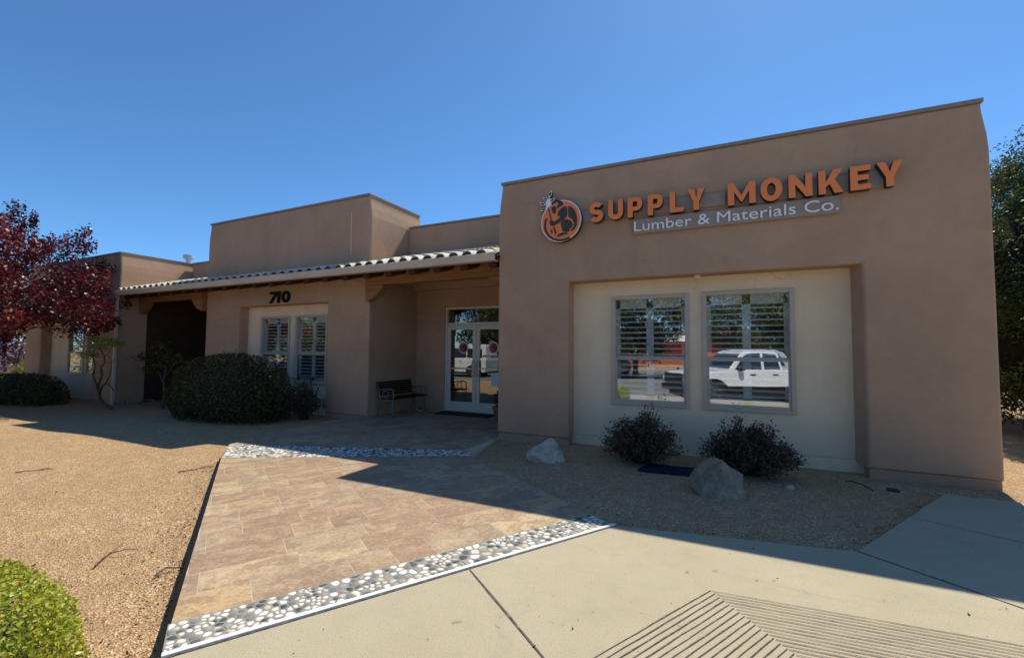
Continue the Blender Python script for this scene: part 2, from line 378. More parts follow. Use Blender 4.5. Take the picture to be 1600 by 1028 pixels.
def leaves(name, mat, P, size, parent=None, N=None, jitter=1.0, aspect=1.8, vals=None, cup=.15):
    """one quad per leaf; P (n,3) positions, N optional preferred normals"""
    n = len(P); P = np.asarray(P, float)
    nn = rng.normal(size=(n, 3))
    if N is not None: nn = nn*jitter*.6+np.asarray(N)
    nn /= np.linalg.norm(nn, axis=1, keepdims=True)+1e-9
    t = np.cross(nn, rng.normal(size=(n, 3))); t /= np.linalg.norm(t, axis=1, keepdims=True)+1e-9
    b = np.cross(nn, t); sz = (size*rng.uniform(.6, 1.25, n))[:, None] if np.isscalar(size) else (size*rng.uniform(.7, 1.2, n))[:, None]
    w = sz/aspect
    V = np.stack([P-t*sz/2, P+b*w/2+nn*sz*cup*.3+t*sz*.08, P+t*sz/2+nn*sz*cup*rng.normal(size=(n, 1)), P-b*w/2+nn*sz*cup*.3+t*sz*.08], 1).reshape(-1, 3)
    me = bpy.data.meshes.new(name)
    me.vertices.add(4*n); me.vertices.foreach_set('co', V.ravel())
    me.loops.add(4*n); me.loops.foreach_set('vertex_index', np.arange(4*n))
    me.polygons.add(n); me.polygons.foreach_set('loop_start', np.arange(n)*4); me.polygons.foreach_set('loop_total', np.full(n, 4))
    at = me.attributes.new('v', 'FLOAT', 'FACE')
    vals = rng.uniform(0, 1, n) if vals is None else np.clip(vals, 0, 1)
    at.data.foreach_set('value', np.asarray(vals, np.float32))
    me.materials.append(mat); me.update(); me.validate()
    o = bpy.data.objects.new(name, me); COL.objects.link(o)
    if parent: o.parent = parent
    return o

def sph(n):
    d = rng.normal(size=(n, 3)); return d/np.linalg.norm(d, axis=1, keepdims=True)
def lump(d, fr=3, seed=0):
    return np.array([noise.noise(Vector((float(x*fr+seed), float(y*fr), float(z*fr)))) for x, y, z in d])

def clipped_shrub(name, label, cat, loc, rad, n, size, mat, zc=None, amp=.08, flat=2.4, group=None, core=.88, seed=0, corem='core'):
    """dense clipped shrub: shell of leaves round a core of dark twigs; rounded-box outline"""
    root = thing(name, label, cat, loc, group=group)
    zc = rad[2]*.45 if zc is None else zc
    d = sph(n); k = (np.abs(d)**flat).sum(1)**(-1/flat)
    lm = lump(d, 2.2, seed)*amp+lump(d, 7, seed+9)*amp*.5
    dep = rng.uniform(0, 1, n)**1.7*.22
    rr_ = (k*(1+lm)*(1-dep)+np.where(rng.uniform(size=n) < .04, rng.uniform(0, .07, n), 0))[:, None]
    P = d*rr_*np.array(rad)+np.array([0, 0, zc])
    kp = P[:, 2] > .02; P = P[kp]; d = d[kp]; dep = dep[kp]
    leaves('foliage', mat, P, size, root, N=d*1.0, jitter=1.3, vals=rng.normal(.5, .22, len(P)))
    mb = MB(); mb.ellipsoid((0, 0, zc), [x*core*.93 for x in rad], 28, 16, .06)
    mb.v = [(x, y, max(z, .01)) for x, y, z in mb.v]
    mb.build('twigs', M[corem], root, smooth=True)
    return root

def branchy(mb, p, d, length, rad, depth, tips, spread=.6, up=.1, wiggle=.25, n=4):
    pts = [Vector(p)]; rads = [rad]; dd = Vector(d).normalized()
    for i in range(n):
        dd = (dd+Vector((random.gauss(0, wiggle), random.gauss(0, wiggle), random.gauss(0, wiggle)+up))).normalized()
        pts.append(pts[-1]+dd*length/n); rads.append(rad*(1-.5*(i+1)/n))
    mb.tube(pts, rads, 6 if rad < .06 else 9)
    if depth == 0:
        tips.append((pts[-1], dd)); tips.append((pts[len(pts)//2], dd)); return
    for k in range(random.choice((2, 3))):
        nd = (dd+Vector((random.gauss(0, spread), random.gauss(0, spread), random.gauss(0, spread*.6)))).normalized()
        branchy(mb, pts[-1], nd, length*random.uniform(.6, .85), rads[-1]*.8, depth-1, tips, spread, up, wiggle, n)

def tree(name, label, cat, loc, height, crown_r, crown_z, mat, nleaf, size, trunk_r=.18, bark='bark', clumps=60, squash=.8, flat=False, group=None, seed=1, trunk_lean=(0, 0), shape=None):
    random.seed(seed); root = thing(name, label, cat, loc, group=group)
    cz = (height+crown_z)/2; rz = (height-crown_z)/2
    cl = []
    while len(cl) < clumps:
        p = rng.uniform(-1, 1, 3)
        q = np.linalg.norm(p)
        if q > 1 or q < .35: continue
        if shape and not shape(p): continue
        cl.append(p*np.array([crown_r, crown_r, rz])+np.array([trunk_lean[0], trunk_lean[1], cz]))
    mb = MB(); top = Vector((trunk_lean[0]*.5, trunk_lean[1]*.5, crown_z+rz*.7))
    mb.tube([(0, 0, -.1), (trunk_lean[0]*.1, 0, crown_z*.5), top*.6+Vector((0, 0, crown_z*.2)), top], [trunk_r*1.2, trunk_r, trunk_r*.75, trunk_r*.4], 10)
    mb.build('trunk', M[bark], root, smooth=True)
    lb = MB()
    for p in cl:
        s0 = Vector((0, 0, crown_z*.6)).lerp(top, random.uniform(.1, 1)); e = Vector([float(x) for x in p])
        mid = s0.lerp(e, .5)+Vector((random.gauss(0, .1), random.gauss(0, .1), -.12*crown_r*.3))
        lb.tube([s0, mid, e], [trunk_r*.28, trunk_r*.15, .008], 5)
    lb.build('limb', M[bark], root, smooth=True)
    per = nleaf//clumps; P = []; V = []
    for p in cl:
        sr = crown_r*random.uniform(.16, .34)
        q = rng.normal(size=(per, 3)); q = q/np.linalg.norm(q, axis=1, keepdims=True)*rng.uniform(.2, 1, (per, 1))**.6
        q[:, 2] *= (.35 if flat else squash); P.append(q*sr+p); V.append(np.full(per, random.gauss(.5, .17))+rng.normal(0, .17, per))
    P = np.concatenate(P)
    leaves('crown', mat, P, size, root, N=np.tile([0, 0, .6], (len(P), 1)), vals=np.concatenate(V))
    return root

# ------------------------------------------------------------------ ground
def ss(a, b, x):
    t = min(1, max(0, (x-a)/(b-a))); return t*t*(3-2*t)
def gz(x, y):
    z = -.055
    z -= .045*ss(-6.5, -9, x) + .11*ss(-9, -16, x)
    z -= .30*ss(-1.2, -4.0, y)
    if x > -4 and y > 2: z = -.03 if x > -3 else z
    return z
def grid_ground():
    def axis(a, b, fine0, fine1, st, big):
        v = [fine0]
        while v[-1] < fine1: v.append(v[-1]+st)
        s2 = st; l = [v[0]]
        while l[-1] > a: s2 *= big; l.append(l[-1]-s2)
        s2 = st
        while v[-1] < b: s2 *= big; v.append(v[-1]+s2)
        return l[::-1][:-1]+v
    X = axis(-500, 500, -17, 6, .12, 1.25); Y = axis(-500, 500, -.5, 9, .12, 1.25)
    V = []
    for y in Y:
        for x in X:
            z = gz(x, y)
            if -20 < x < 8 and -1 < y < 9.5: z += .018*noise.noise(Vector((x*.9, y*.9, 0)))+.006*noise.noise(Vector((x*4, y*4, 3)))
            V.append((x, y, z))
    nx = len(X)
    F = [(j*nx+i, j*nx+i+1, (j+1)*nx+i+1, (j+1)*nx+i) for j in range(len(Y)-1) for i in range(nx-1)]
    mb = MB(); mb.add(V, F); return struct(mb.build('gravel_ground', M['gravel'], smooth=True))
grid_ground()

CONC = [(-.91, 3.99), (.91, 4.33), (2.16, 6.51), (7.5, 6.45), (7.5, -1.3), (-4.15, -1.3), (-2.56, 1.3)]
struct(MB().prism(CONC, -.14, 0).build('concrete_walkway', M['concrete'], bevel=.008))
PATH = [(-2.56, 1.3), (-.91, 3.99), (-3.36, 5.60), (-3.62, 6.95), (-3.62, 9.4), (-7.33, 9.4), (-7.6, 7.66), (-7.6, 6.8), (-7.5, 6.0), (-7.2, 4.5), (-6.41, 3.90)]
struct(MB().prism(PATH, -.14, .0006).build('path', M['grout']))
struct(MB().prism([(-60, -3.4), (60, -3.4), (60, -32), (-60, -32)], -.36, -.35).build('parking_lot', M['asphalt']))
struct(MB().prism([(-60, -1.9), (60, -1.9), (60, -3.4), (-60, -3.4)], -.5, -.22).build('kerb', M['concrete']))
struct(MB().prism([(-4.15, -1.3), (7.5, -1.3), (7.5, -1.9), (-4.15, -1.9)], -.3, -.05).build('ramp_slab', M['concrete']))

def inside(poly, x, y):
    c = False; n = len(poly)
    for i in range(n):
        (x1, y1), (x2, y2) = poly[i], poly[(i+1) % n]
        if (y1 > y) != (y2 > y) and x < (x2-x1)*(y-y1)/(y2-y1)+x1: c = not c
    return c
def clip(poly, nx, ny, d):              # keep nx*x+ny*y<=d
    out = []
    for i in range(len(poly)):
        p, q = poly[i], poly[(i+1) % len(poly)]; a = nx*p[0]+ny*p[1]-d; b = nx*q[0]+ny*q[1]-d
        if a <= 0: out.append(p)
        if (a < 0) != (b < 0) and a != b: t = a/(a-b); out.append((p[0]+t*(q[0]-p[0]), p[1]+t*(q[1]-p[1])))
    return out
ud = Vector((math.cos(ROWANG), math.sin(ROWANG))); vd = Vector((-ud.y, ud.x))
O2 = Vector((-2.56, 1.3))
BW = .30                                  # width of the pebble band
NEARB = (Vector((-6.41, 3.90)), Vector((-3.36, 5.60)), Vector((-3.46, 5.92)), Vector((-7.17, 4.49)))
def halfclip(poly, a, b, side, off=0):    # keep the part left (+1) or right (-1) of the line a->b
    d = (b-a).normalized(); n = Vector((-d.y, d.x))*(-side)
    return clip(poly, n.x, n.y, n.dot(a)-off)
def tiles():
    mb = MB(); vals = []; q3 = []
    pieces = []
    rw = .305
    y = BW+.004; row = 0
    lim = 13
    rnd = random.Random(3)
    while y < lim:
        x = -6+rnd.uniform(0, .6)
        while x < 8:
            L = rnd.choice((.61, .46, .46, .61, .305))
            g = .003
            a, b = x+g, x+L-g; c, d = y+g, y+rw-g
            P = [O2+ud*s+vd*t for s, t in ((a, c), (b, c), (b, d), (a, d))]
            pieces.append([(p.x, p.y) for p in P]); x += L
        y += rw
    A, B, C_, D = NEARB
    for pc in pieces:
        cx = sum(p[0] for p in pc)/4; cy = sum(p[1] for p in pc)/4
        if not (-8.6 < cx < 0 and 1 < cy < 10): continue
        # first region: the walk between the two bands
        r1 = pc
        r1 = halfclip(r1, Vector((-2.56, 1.3)), Vector((-6.41, 3.9)), -1)
        if r1: r1 = halfclip(r1, Vector((-.91, 3.99)), Vector((-3.36, 5.6)), 1)
        if r1: r1 = halfclip(r1, A, B, -1, -.004)
        r2 = halfclip(pc, D, C_, 1, -.004)
        for (x1, y1), (x2, y2) in (((-3.5, 5.9), (-3.62, 6.95)),):
            if r2: r2 = halfclip(r2, Vector((x1, y1)), Vector((x2, y2)), 1)
        if r2: r2 = clip(r2, 1, 0, -3.625)
        for (x1, y1), (x2, y2) in (((-6.41, 3.9), (-7.2, 4.5)), ((-7.2, 4.5), (-7.5, 6.0)), ((-7.5, 6.0), (-7.6, 7.66))):
            if r2: r2 = halfclip(r2, Vector((x1, y1)), Vector((x2, y2)), -1)
        if r2 and cy > 7.7: r2 = clip(r2, -1, 0, 7.33)
        if r2: r2 = clip(r2, 0, 1, 9.39)
        for r_ in (r1, r2):
            if r_ and len(r_) > 2:
                ar = abs(sum(r_[i][0]*r_[(i+1) % len(r_)][1]-r_[(i+1) % len(r_)][0]*r_[i][1] for i in range(len(r_))))/2
                if ar < .001: continue
                k0 = len(mb.f); zt = .0012+rnd.uniform(0, .001); mb.prism(r_, -.003, zt)
                v = rnd.random(); q = (rnd.random(), rnd.random(), rnd.random())
                vals += [v]*(len(mb.f)-k0); q3 += [q]*(len(mb.f)-k0)
    o = mb.build('slate_paving', M['slate']); struct(o)
    me = o.data; a = me.attributes.new('v', 'FLOAT', 'FACE'); a.data.foreach_set('value', vals)
    a = me.attributes.new('q', 'FLOAT_VECTOR', 'FACE'); a.data.foreach_set('vector', [c for q in q3 for c in q])
tiles()

def pebble_band(name, poly, spacing=.047, z=.0, el=(1.25, .9)):
    """close-set flattened pebbles: relaxed Voronoi cells, shrunk, rounded and domed"""
    poly = [tuple(p) for p in poly]
    xs = [p[0] for p in poly]; ys = [p[1] for p in poly]
    area = abs(sum(poly[i][0]*poly[(i+1) % len(poly)][1]-poly[(i+1) % len(poly)][0]*poly[i][1] for i in range(len(poly))))/2
    n = int(area/(spacing**2)); pts = []
    while len(pts) < n:
        x, y = random.uniform(min(xs), max(xs)), random.uniform(min(ys), max(ys))
        if inside(poly, x, y): pts.append((x, y))
    def cell(i, P, Q):
        p = P[i]; d2 = ((Q-p)**2).sum(1); nb = np.argsort(d2)[1:15]
        c = list(poly); c = clip(c, 1, 0, p[0]+.12); c = clip(c, -1, 0, -p[0]+.12); c = clip(c, 0, 1, p[1]+.12); c = clip(c, 0, -1, -p[1]+.12)
        for j in nb:
            q = Q[j]; dx, dy = q-p; m = (q+p)/2
            c = clip(c, dx, dy, dx*m[0]+dy*m[1])
            if len(c) < 3: return []
        return c
    for it in range(2):
        P = np.array(pts); new = []
        for i in range(n):
            c = cell(i, P, P)
            if len(c) < 3: new.append(pts[i]); continue
            new.append((sum(p[0] for p in c)/len(c), sum(p[1] for p in c)/len(c)))
        pts = new
    P = np.array(pts); mb = MB(); vals = []
    for i in range(n):
        c = cell(i, P, P)
        if len(c) < 3: continue
        c = np.array(c); ce = c.mean(0)
        for _ in range(3):                                  # corner cutting
            nx_ = np.roll(c, -1, 0); c = np.stack([c*.75+nx_*.25, c*.25+nx_*.75], 1).reshape(-1, 2)
            if len(c) > 26: break
        ce = c.mean(0); ext = np.linalg.norm(c-ce, axis=1).mean()
        if ext < .006: continue
        sh = max(.3, 1-.0032/ext)*random.uniform(.93, 1)
        h = .0065+random.uniform(0, .0015); m = len(c); k0 = len(mb.f)
        rings = [(1.0, 0), (.9, .6), (.6, .95)]
        V = []
        for s_, hh in rings:
            for p in c: q = ce+(p-ce)*sh*s_; V.append((q[0], q[1], z+h*hh-.002))
        V.append((ce[0], ce[1], z+h-.002))
        F = [(r_*m+k, r_*m+(k+1) % m, (r_+1)*m+(k+1) % m, (r_+1)*m+k) for r_ in range(2) for k in range(m)]
        F += [(2*m+k, 2*m+(k+1) % m, 3*m) for k in range(m)]
        mb.add(V, F); vals += [random.random()]*(len(mb.f)-k0)
    o = mb.build(name, M['pebble'], smooth=True); struct(o)
    o.data.attributes.new('v', 'FLOAT', 'FACE').data.foreach_set('value', vals)
    return o
LB = (Vector((-.91, 3.99))-O2).length
def uv2(s, t): p = O2+ud*s+vd*t; return (p.x, p.y)
for q_ in ([uv2(.0, .012), uv2(LB-.01, .012), uv2(LB-.01, BW), uv2(0, BW)], NEARB): struct(MB().prism([tuple(p) for p in q_], -.05, .0022).build('pebble_grout', M['darkgrout']))
pebble_band('pebble_strip', [uv2(.0, .012), uv2(LB-.01, .012), uv2(LB-.01, BW), uv2(0, BW)])
pebble_band('pebble_strip', NEARB, .052)
pebble_band('pebble_strip', [(-7.3, 9.0), (-6.5, 9.0), (-6.5, 9.38), (-7.3, 9.38)], .075, .012)
struct(MB().prism([uv2(0, -.022), uv2(LB+.01, -.022), uv2(LB+.01, .010), uv2(0, .010)], -.02, .013).build('edge_strip', M['whitestrip'], bevel=.003))
struct(MB().prism([uv2(0, -.036), uv2(LB+.01, -.030), uv2(LB+.01, -.022), uv2(0, -.022)], -.02, .0035).build('edge_gap', M['groove']))
e1, e2 = Vector((-2.56, 1.3)), Vector((-6.41, 3.9)); nn = (e2-e1).normalized(); pp = Vector((-nn.y, nn.x))
if pp.x > 0: pp = -pp
struct(MB().prism([tuple(e1), tuple(e2), tuple(e2+pp*.022), tuple(e1+pp*.03)], -.12, -.002).build('path_edging', M['black']))

# joints and grooves of the concrete
gm = MB()
def strip(a, b, w_, z=.0035, wob=.0):
    a = Vector(a); b = Vector(b); L = (b-a).length; n = max(1, int(L/.12)); d = (b-a)/L; p = Vector((-d.y, d.x))
    V = []
    for i in range(n+1):
        c = a+d*L*i/n+p*random.gauss(0, wob); ww = w_*random.uniform(.6, 1.25)
        V += [(c.x-p.x*ww/2, c.y-p.y*ww/2, z), (c.x+p.x*ww/2, c.y+p.y*ww/2, z)]
    gm.add(V, [(2*i, 2*i+2, 2*i+3, 2*i+1) for i in range(n)])
strip((-1.63, 2.735), (1.2, .6), .014, wob=.001)
strip((.91, 4.33), (4.2, 1.98), .012, wob=.001)
strip((2.30, 6.5), (5.9, 4.5), .007, wob=.001); strip((1.55, 5.45), (5.2, 3.6), .007, wob=.001)
def crack(p, a, L):
    P_ = [Vector(p)]
    for k in range(int(L/.08)):
        a += random.gauss(0, .22); q = P_[-1]+Vector((math.cos(a), math.sin(a)))*.08; strip(P_[-1], q, .003, .0028); P_.append(q)
crack((2.2, 3.4), -.4, 1.6); crack((-1.9, .9), .3, 1.2)
struct(gm.build('walkway_joint', M['groove']))
gm = MB(); A0 = Vector((-.10, 3.20)); dg = Vector((.42, -.49)).normalized(); dL = Vector((-.51, -.95)).normalized(); dR = Vector((1.51, .15)).normalized()
for k in range(42):
    p = A0+dg*(k*.041)
    q = p+dL*3.2
    if q.y < -.6: q = p+dL*((p.y+.6)/-dL.y)
    strip(p, q, .0065, wob=.0012); strip(p+dg*.012, p+dR*4.5, .0055, z=.0042, wob=.0012)
struct(gm.build('tactile_groove', M['groove']))

# loose chips lying on the gravel near the camera
def chips(name, n, xr, yr, polys, smin, smax, dens=None):
    P = []
    while len(P) < n:
        x, y = random.uniform(*xr), random.uniform(*yr)
        if any(inside(q, x, y) for q in polys): continue
        if dens and random.random() > dens(x, y): continue
        P.append((x, y))
    base = np.array([(1, 0, 0), (-1, 0, 0), (0, 1, 0), (0, -1, 0), (0, 0, 1), (0, 0, -1)], float)
    fc = [(0, 2, 4), (2, 1, 4), (1, 3, 4), (3, 0, 4), (2, 0, 5), (1, 2, 5), (3, 1, 5), (0, 3, 5)]
    V = []; F = []; vals = []
    for i, (x, y) in enumerate(P):
        s = random.uniform(smin, smax)*(2 if random.random() < .02 else 1); a = random.uniform(0, 6.28)
        v = base*np.array([1, random.uniform(.6, 1), random.uniform(.4, .7)])*s*(1+rng.uniform(-.25, .25, (6, 3)))
        ca, sa = math.cos(a), math.sin(a)
        z = gz(x, y)+.018*noise.noise(Vector((x*.9, y*.9, 0)))+.006*noise.noise(Vector((x*4, y*4, 3)))+s*.2
        V += [(x+ca*p[0]-sa*p[1], y+sa*p[0]+ca*p[1], z+p[2]) for p in v]; F += [tuple(6*i+k for k in q) for q in fc]
        vals += [random.random()]*8
    mb = MB(); mb.add(V, F); o = mb.build(name, M['chip']); o['kind'] = 'stuff'
    o['label'] = 'loose tan granite chips lying on the gravel'; o['category'] = 'gravel'
    o.data.attributes.new('v', 'FLOAT', 'FACE').data.foreach_set('value', vals)
chips('gravel_chips', 26000, (-9, -2.4), (.4, 5.6), [PATH, CONC], .0018, .0052, lambda x, y: min(1, 3.2/(.6+math.hypot(x+1, y))**1.1*1.2))
chips('gravel_stones', 600, (-11, -2.4), (.4, 6), [PATH, CONC], .006, .012)
chips('gravel_chips', 16000, (-3.6, 2.9), (4.0, 7.2), [PATH, CONC], .003, .007)
# dry leaf litter along the path edge
P = []
for _ in range(900):
    s = random.uniform(0, 4.6); c = e1+(e2-e1).normalized()*s+pp*abs(random.gauss(.04, .16)); P.append((c.x, c.y, gz(c.x, c.y)+.012))
for _ in range(260):
    t = random.random(); x, y = (-.9+1.8*t, 4.03+.34*t) if random.random() < .4 else (.91+1.2*t, 4.36+2.1*t)
    P.append((x+random.gauss(0, .05)-.03, y+abs(random.gauss(0, .05))+.02, .006-.02))
for _ in range(420):
    x, y = random.uniform(-12, -2.6), random.uniform(.8, 6)
    if not inside(PATH, x, y) and not inside(CONC, x, y): P.append((x, y, gz(x, y)+.02))
for _ in range(70):
    x, y = random.uniform(-2, 4.5), random.uniform(1, 6)
    if inside(CONC, x, y): P.append((x, y, .006))
for cx_, cy_ in ((-1.07, 6.4), (.28, 6.4), (-10.7, 5.9), (-8.7, 6.9)):
    for _ in range(120): P.append((cx_+random.gauss(0, .5 if cx_ > -5 else 1.1), cy_+random.gauss(-.1, .25), gz(cx_, cy_)+.03))
o = leaves('leaf_litter', M['litter'], P, .02, N=np.tile([0, 0, 1.5], (len(P), 1)))
o['kind'] = 'stuff'; o['label'] = 'dry brown leaf litter along the path edge'; o['category'] = 'leaf litter'

# ------------------------------------------------------------------ building
B = thing('building', 'low taupe stucco adobe style commercial building with tiled porch roof and parapets', 'building', (-7, 8, 0))
B.location = (0, 0, 0)
def part(mb, name, mat, **k): return mb.build(name, mat, B, **k)

YM = 7.01; YC = 7.30
def window(x0, x1, z0, z1, y, parent=B, lou=True, label=None, mid=None):
    """double hung window: frame > sash, pane (two), shutter. y = face of the wall it sits in"""
    fw = .038; mid = (z0+z1)/2-.1 if mid is None else mid
    mb = MB()
    mb.box(x0-.02, x0+fw, y-.035, y+.10, z0-.02, z1+.02).box(x1-fw, x1+.02, y-.035, y+.10, z0-.02, z1+.02)
    mb.box(x0+fw, x1-fw, y-.034, y+.10, z0-.02, z0+fw).box(x0+fw, x1-fw, y-.034, y+.10, z1-fw, z1+.02)
    fr = mb.build('window', M['frame'], parent, bevel=.006)
    if label: fr['label'] = label
    a, b = x0+fw, x1-fw
    # lower sash sits proud, upper sash behind it
    ls = MB(); t = .028
    ls.box(a, a+t, y-.012, y+.02, z0+fw, mid).box(b-t, b, y-.012, y+.02, z0+fw, mid)
    ls.box(a+t, b-t, y-.012, y+.02, z0+fw, z0+fw+t+.01).box(a+t, b-t, y-.014, y+.02, mid-.035, mid)
    ls.box(a, b, y+.022, y+.045, mid-.01, mid+.025)
    ls.build('sash', M['frame'], fr, bevel=.003)
    MB().box(a+t-.005, b-t+.005, y+.002, y+.008, z0+fw+t, mid-.02).build('pane', M['glass'], fr)
    MB().box(a, b, y+.030, y+.036, mid+.02, z1-fw+.005).build('pane', M['glass'], fr)
    # plantation shutter: two leaves with open louvres
    sh = MB(); ys = y+.085; c = (a+b)/2; st = .055
    sh.box(a-.03, a+st*1.1, ys, ys+.03, z0, z1).box(b-st*1.1, b+.03, ys, ys+.03, z0, z1).box(c-st, c+st, ys, ys+.03, z0, z1)
    sh.box(a, b, ys, ys+.03, z1-.18, z1-.01).box(a, b, ys, ys+.03, z0+.01, z0+.16)
    if lou:
        for (p, q) in ((a+st*1.1, c-st), (c+st, b-st*1.1)):
            z = z0+.20
            while z < z1-.2:
                sl = .006
                sh.add([(p, ys-.018, z-.010-sl), (q, ys-.018, z-.010-sl), (q, ys+.055, z-.010+sl), (p, ys+.055, z-.010+sl), (p, ys-.018, z+.010-sl), (q, ys-.018, z+.010-sl), (q, ys+.055, z+.010+sl), (p, ys+.055, z+.010+sl)],
                       [(3, 2, 1, 0), (4, 5, 6, 7), (0, 1, 5, 4), (2, 3, 7, 6), (1, 2, 6, 5), (3, 0, 4, 7)])
                z += .087
    sh.build('shutter', M['shutter'], fr)
    return fr

def batter(x0, x1, top, w_=.06, ybat=0):
    def wf(p):
        k = ss(top-.75, top, p.z); k = k*k
        if abs(p.x-x0) < .02: p = p+Vector((w_*k, 0, 0))
        if abs(p.x-x1) < .02: p = p-Vector((w_*k, 0, 0))
        return p
    return wf
def side_wall(xo, xi, y0, y1, zb, top, inset, zs, name='side_wall'):
    zs = [zb]+zs[1:]
    def wf(p):
        k = ss(top-.75, top, p.z)**2
        return p+Vector((0, inset*k if abs(p.y-xo) < 1e-4 else 0, 0)) if xo < xi else p-Vector((0, inset*k if abs(p.y-xo) < 1e-4 else 0, 0))
    return part(cells([y0, y1], zs, lambda a, b: True, xo, xi, axis='X', warp=wf), name, M['stucco'])
def block(x0, x1, ox0, ox1, ztop, oz, wins, y0, dep, ybk, zb, name, flare=.07, colr=True):
    # front slab with recessed opening reaching the ground
    zs = [zb+.09, 1.0, oz]+[oz+(ztop-oz)*t for t in (.3, .55, .7, .8, .88, .94, 1)]
    wf = batter(x0, x1, ztop)
    def warp(p):
        q = wf(p)
        if abs(p.x-ox1) < 1e-6 and p.y > y0+.01 and p.z <= oz+1e-6: q = q-Vector((flare, 0, 0))
        if abs(p.x-ox0) < 1e-6 and p.y > y0+.01 and p.z <= oz+1e-6: q = q+Vector((.0, 0, 0))
        return q
    mb = cells([x0, ox0, ox1, x1], zs, lambda x, z: not (ox0 < x < ox1 and z < oz), y0, y0+dep, warp=warp)
    part(mb, 'wall', M['stucco'], bevel=.035, seg=5, front=y0)
    # plinth under the slab, set back a little
    for a, b in ((x0+.02, ox0-.014), (ox1+.014, x1-.02)): part(MB().box(a, b, y0+.018, y0+dep-.035, zb-.2, zb+.09), 'plinth', M['plinth'])
    # cream back panel with window openings
    xs = sorted({ox0-.1, ox1+.1, *[w_[0] for w_ in wins], *[w_[1] for w_ in wins]}); zz = sorted({zb+.13, oz+.1, wins[0][2], wins[0][3]})
    mb = cells(xs, zz, lambda x, z: not any(a < x < b and c < z < d for a, b, c, d in wins), y0+dep+.002, y0+dep+.14)
    part(mb, 'recess_panel', M['cream'], bevel=.006)
    part(MB().box(ox0-.1, ox1+.1, y0+dep-.018, y0+dep+.14, zb-.2, zb+.126), 'recess_plinth', M['cream'], bevel=.01)
    # sides, back and roof behind
    side_wall(x0, x0+.25, y0+dep, ybk, zb-.2, ztop, .06, zs); side_wall(x1, x1-.25, y0+dep, ybk, zb-.2, ztop, .06, zs)
    part(MB().box(x0+.25, x1-.25, ybk-.2, ybk, zb-.2, ztop-.02), 'rear_wall', M['stucco'])
    part(MB().box(x0+.24, x1-.24, y0+dep-.02, ybk-.1, ztop-.65, ztop-.5), 'flat_roof', M['coping'])
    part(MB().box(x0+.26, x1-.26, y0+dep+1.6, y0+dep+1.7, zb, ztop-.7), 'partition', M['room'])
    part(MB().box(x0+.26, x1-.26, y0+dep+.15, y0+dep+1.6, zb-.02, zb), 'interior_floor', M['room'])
    cp = MB(); e = .018; t0, t1 = ztop-.005, ztop+.045
    cp.box(x0+.06-e, x1-.06+e, y0-e, y0+.22, t0, t1)
    cp.box(x0+.06-e, x0+.30, y0+.22, ybk+e, t0, t1); cp.box(x1-.30, x1-.06+e, y0+.22, ybk+e, t0, t1); cp.box(x0+.3, x1-.3, ybk-.22, ybk+e, t0, t1)
    part(cp, 'coping', M['coping'], bevel=.006)

W1 = (-1.65, -.50, .69, 2.42); W2 = (-.27, .88, .69, 2.43)
block(-3.65, 2.86, -2.33, 1.62, 4.53, 2.69, [W1, W2], YM, .29, 15.5, 0, 'main')
window(*W1, YC, mid=1.44); window(*W2, YC, mid=1.44)
# left wing, on slightly lower ground
W3 = (-20.97, -19.85, .60, 2.38); W4 = (-19.62, -18.52, .60, 2.38)
block(-23.70, -16.95, -22.38, -18.49, 4.50, 2.62, [W3, (-19.62, -18.50, .60, 2.38)], YM, .29, 15.5, -.21, 'wing')
window(*W3, YC, mid=1.36); window(*W4, YC, mid=1.36)

# centre block: tower wall over the house number, with its own recess
YT = 7.66; TX0, TX1 = -13.56, -7.32; TT = 5.13
zs = [0.02, 1.0, 2.68]+[2.68+(TT-2.68)*t for t in (.25, .45, .6, .7, .8, .88, .94, 1)]
WA = (-11.43, -10.31, .66, 2.39); WB = (-10.07, -8.93, .66, 2.39)
mb = cells([TX0, -12.03, -8.66, TX1], zs, lambda x, z: not (-12.03 < x < -8.66 and z < 2.68), YT, YT+.26, warp=batter(TX0, TX1, TT, .07))
part(mb, 'tower_wall', M['stucco'], bevel=.035, seg=5, front=YT)
for a, b in ((TX0+.012, -12.045), (-8.645, TX1-.012)): part(MB().box(a, b, YT+.018, YT+.22, -.3, .018), 'plinth', M['plinth'])
mb = cells(sorted({-12.2, -8.5, WA[0], WA[1], WB[0], WB[1]}), [.03, .66, 2.39, 2.8], lambda x, z: not any(a < x < b and c < z < d for a, b, c, d in (WA, WB)), YT+.262, YT+.4)
part(mb, 'recess_panel', M['cream'], bevel=.006)
part(MB().box(-12.2, -8.5, YT+.24, YT+.4, -.3, .027), 'recess_plinth', M['cream'], bevel=.01)
window(*WA, YT+.26); window(*WB, YT+.26)
side_wall(TX1, TX1-.25, YT+.26, 9.52, -.3, TT, .07, zs, 'tower_side_wall')
side_wall(TX0, TX0+.25, YT+.26, 9.52, -.3, TT, .07, zs, 'tower_side_wall')
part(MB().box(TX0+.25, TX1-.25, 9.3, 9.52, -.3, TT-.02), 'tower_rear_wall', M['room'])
part(MB().box(TX0+.24, TX1-.24, YT+.2, 9.4, TT-.65, TT-.5), 'tower_roof', M['coping'])
cp = MB(); e = .018
cp.box(TX0+.07-e, TX1-.07+e, YT-e, YT+.22, TT-.005, TT+.045).box(TX0+.07-e, TX0+.3, YT+.22, 9.54, TT-.005, TT+.045).box(TX1-.3, TX1-.07+e, YT+.22, 9.54, TT-.005, TT+.045).box(TX0+.3, TX1-.3, 9.32, 9.54, TT-.005, TT+.045)
part(cp, 'coping', M['coping'], bevel=.006)
part(MB().tube([(-7.93, YT-.008, 3.75), (-7.94, YT-.008, 4.80)], .008, 6), 'cable', M['alu'])

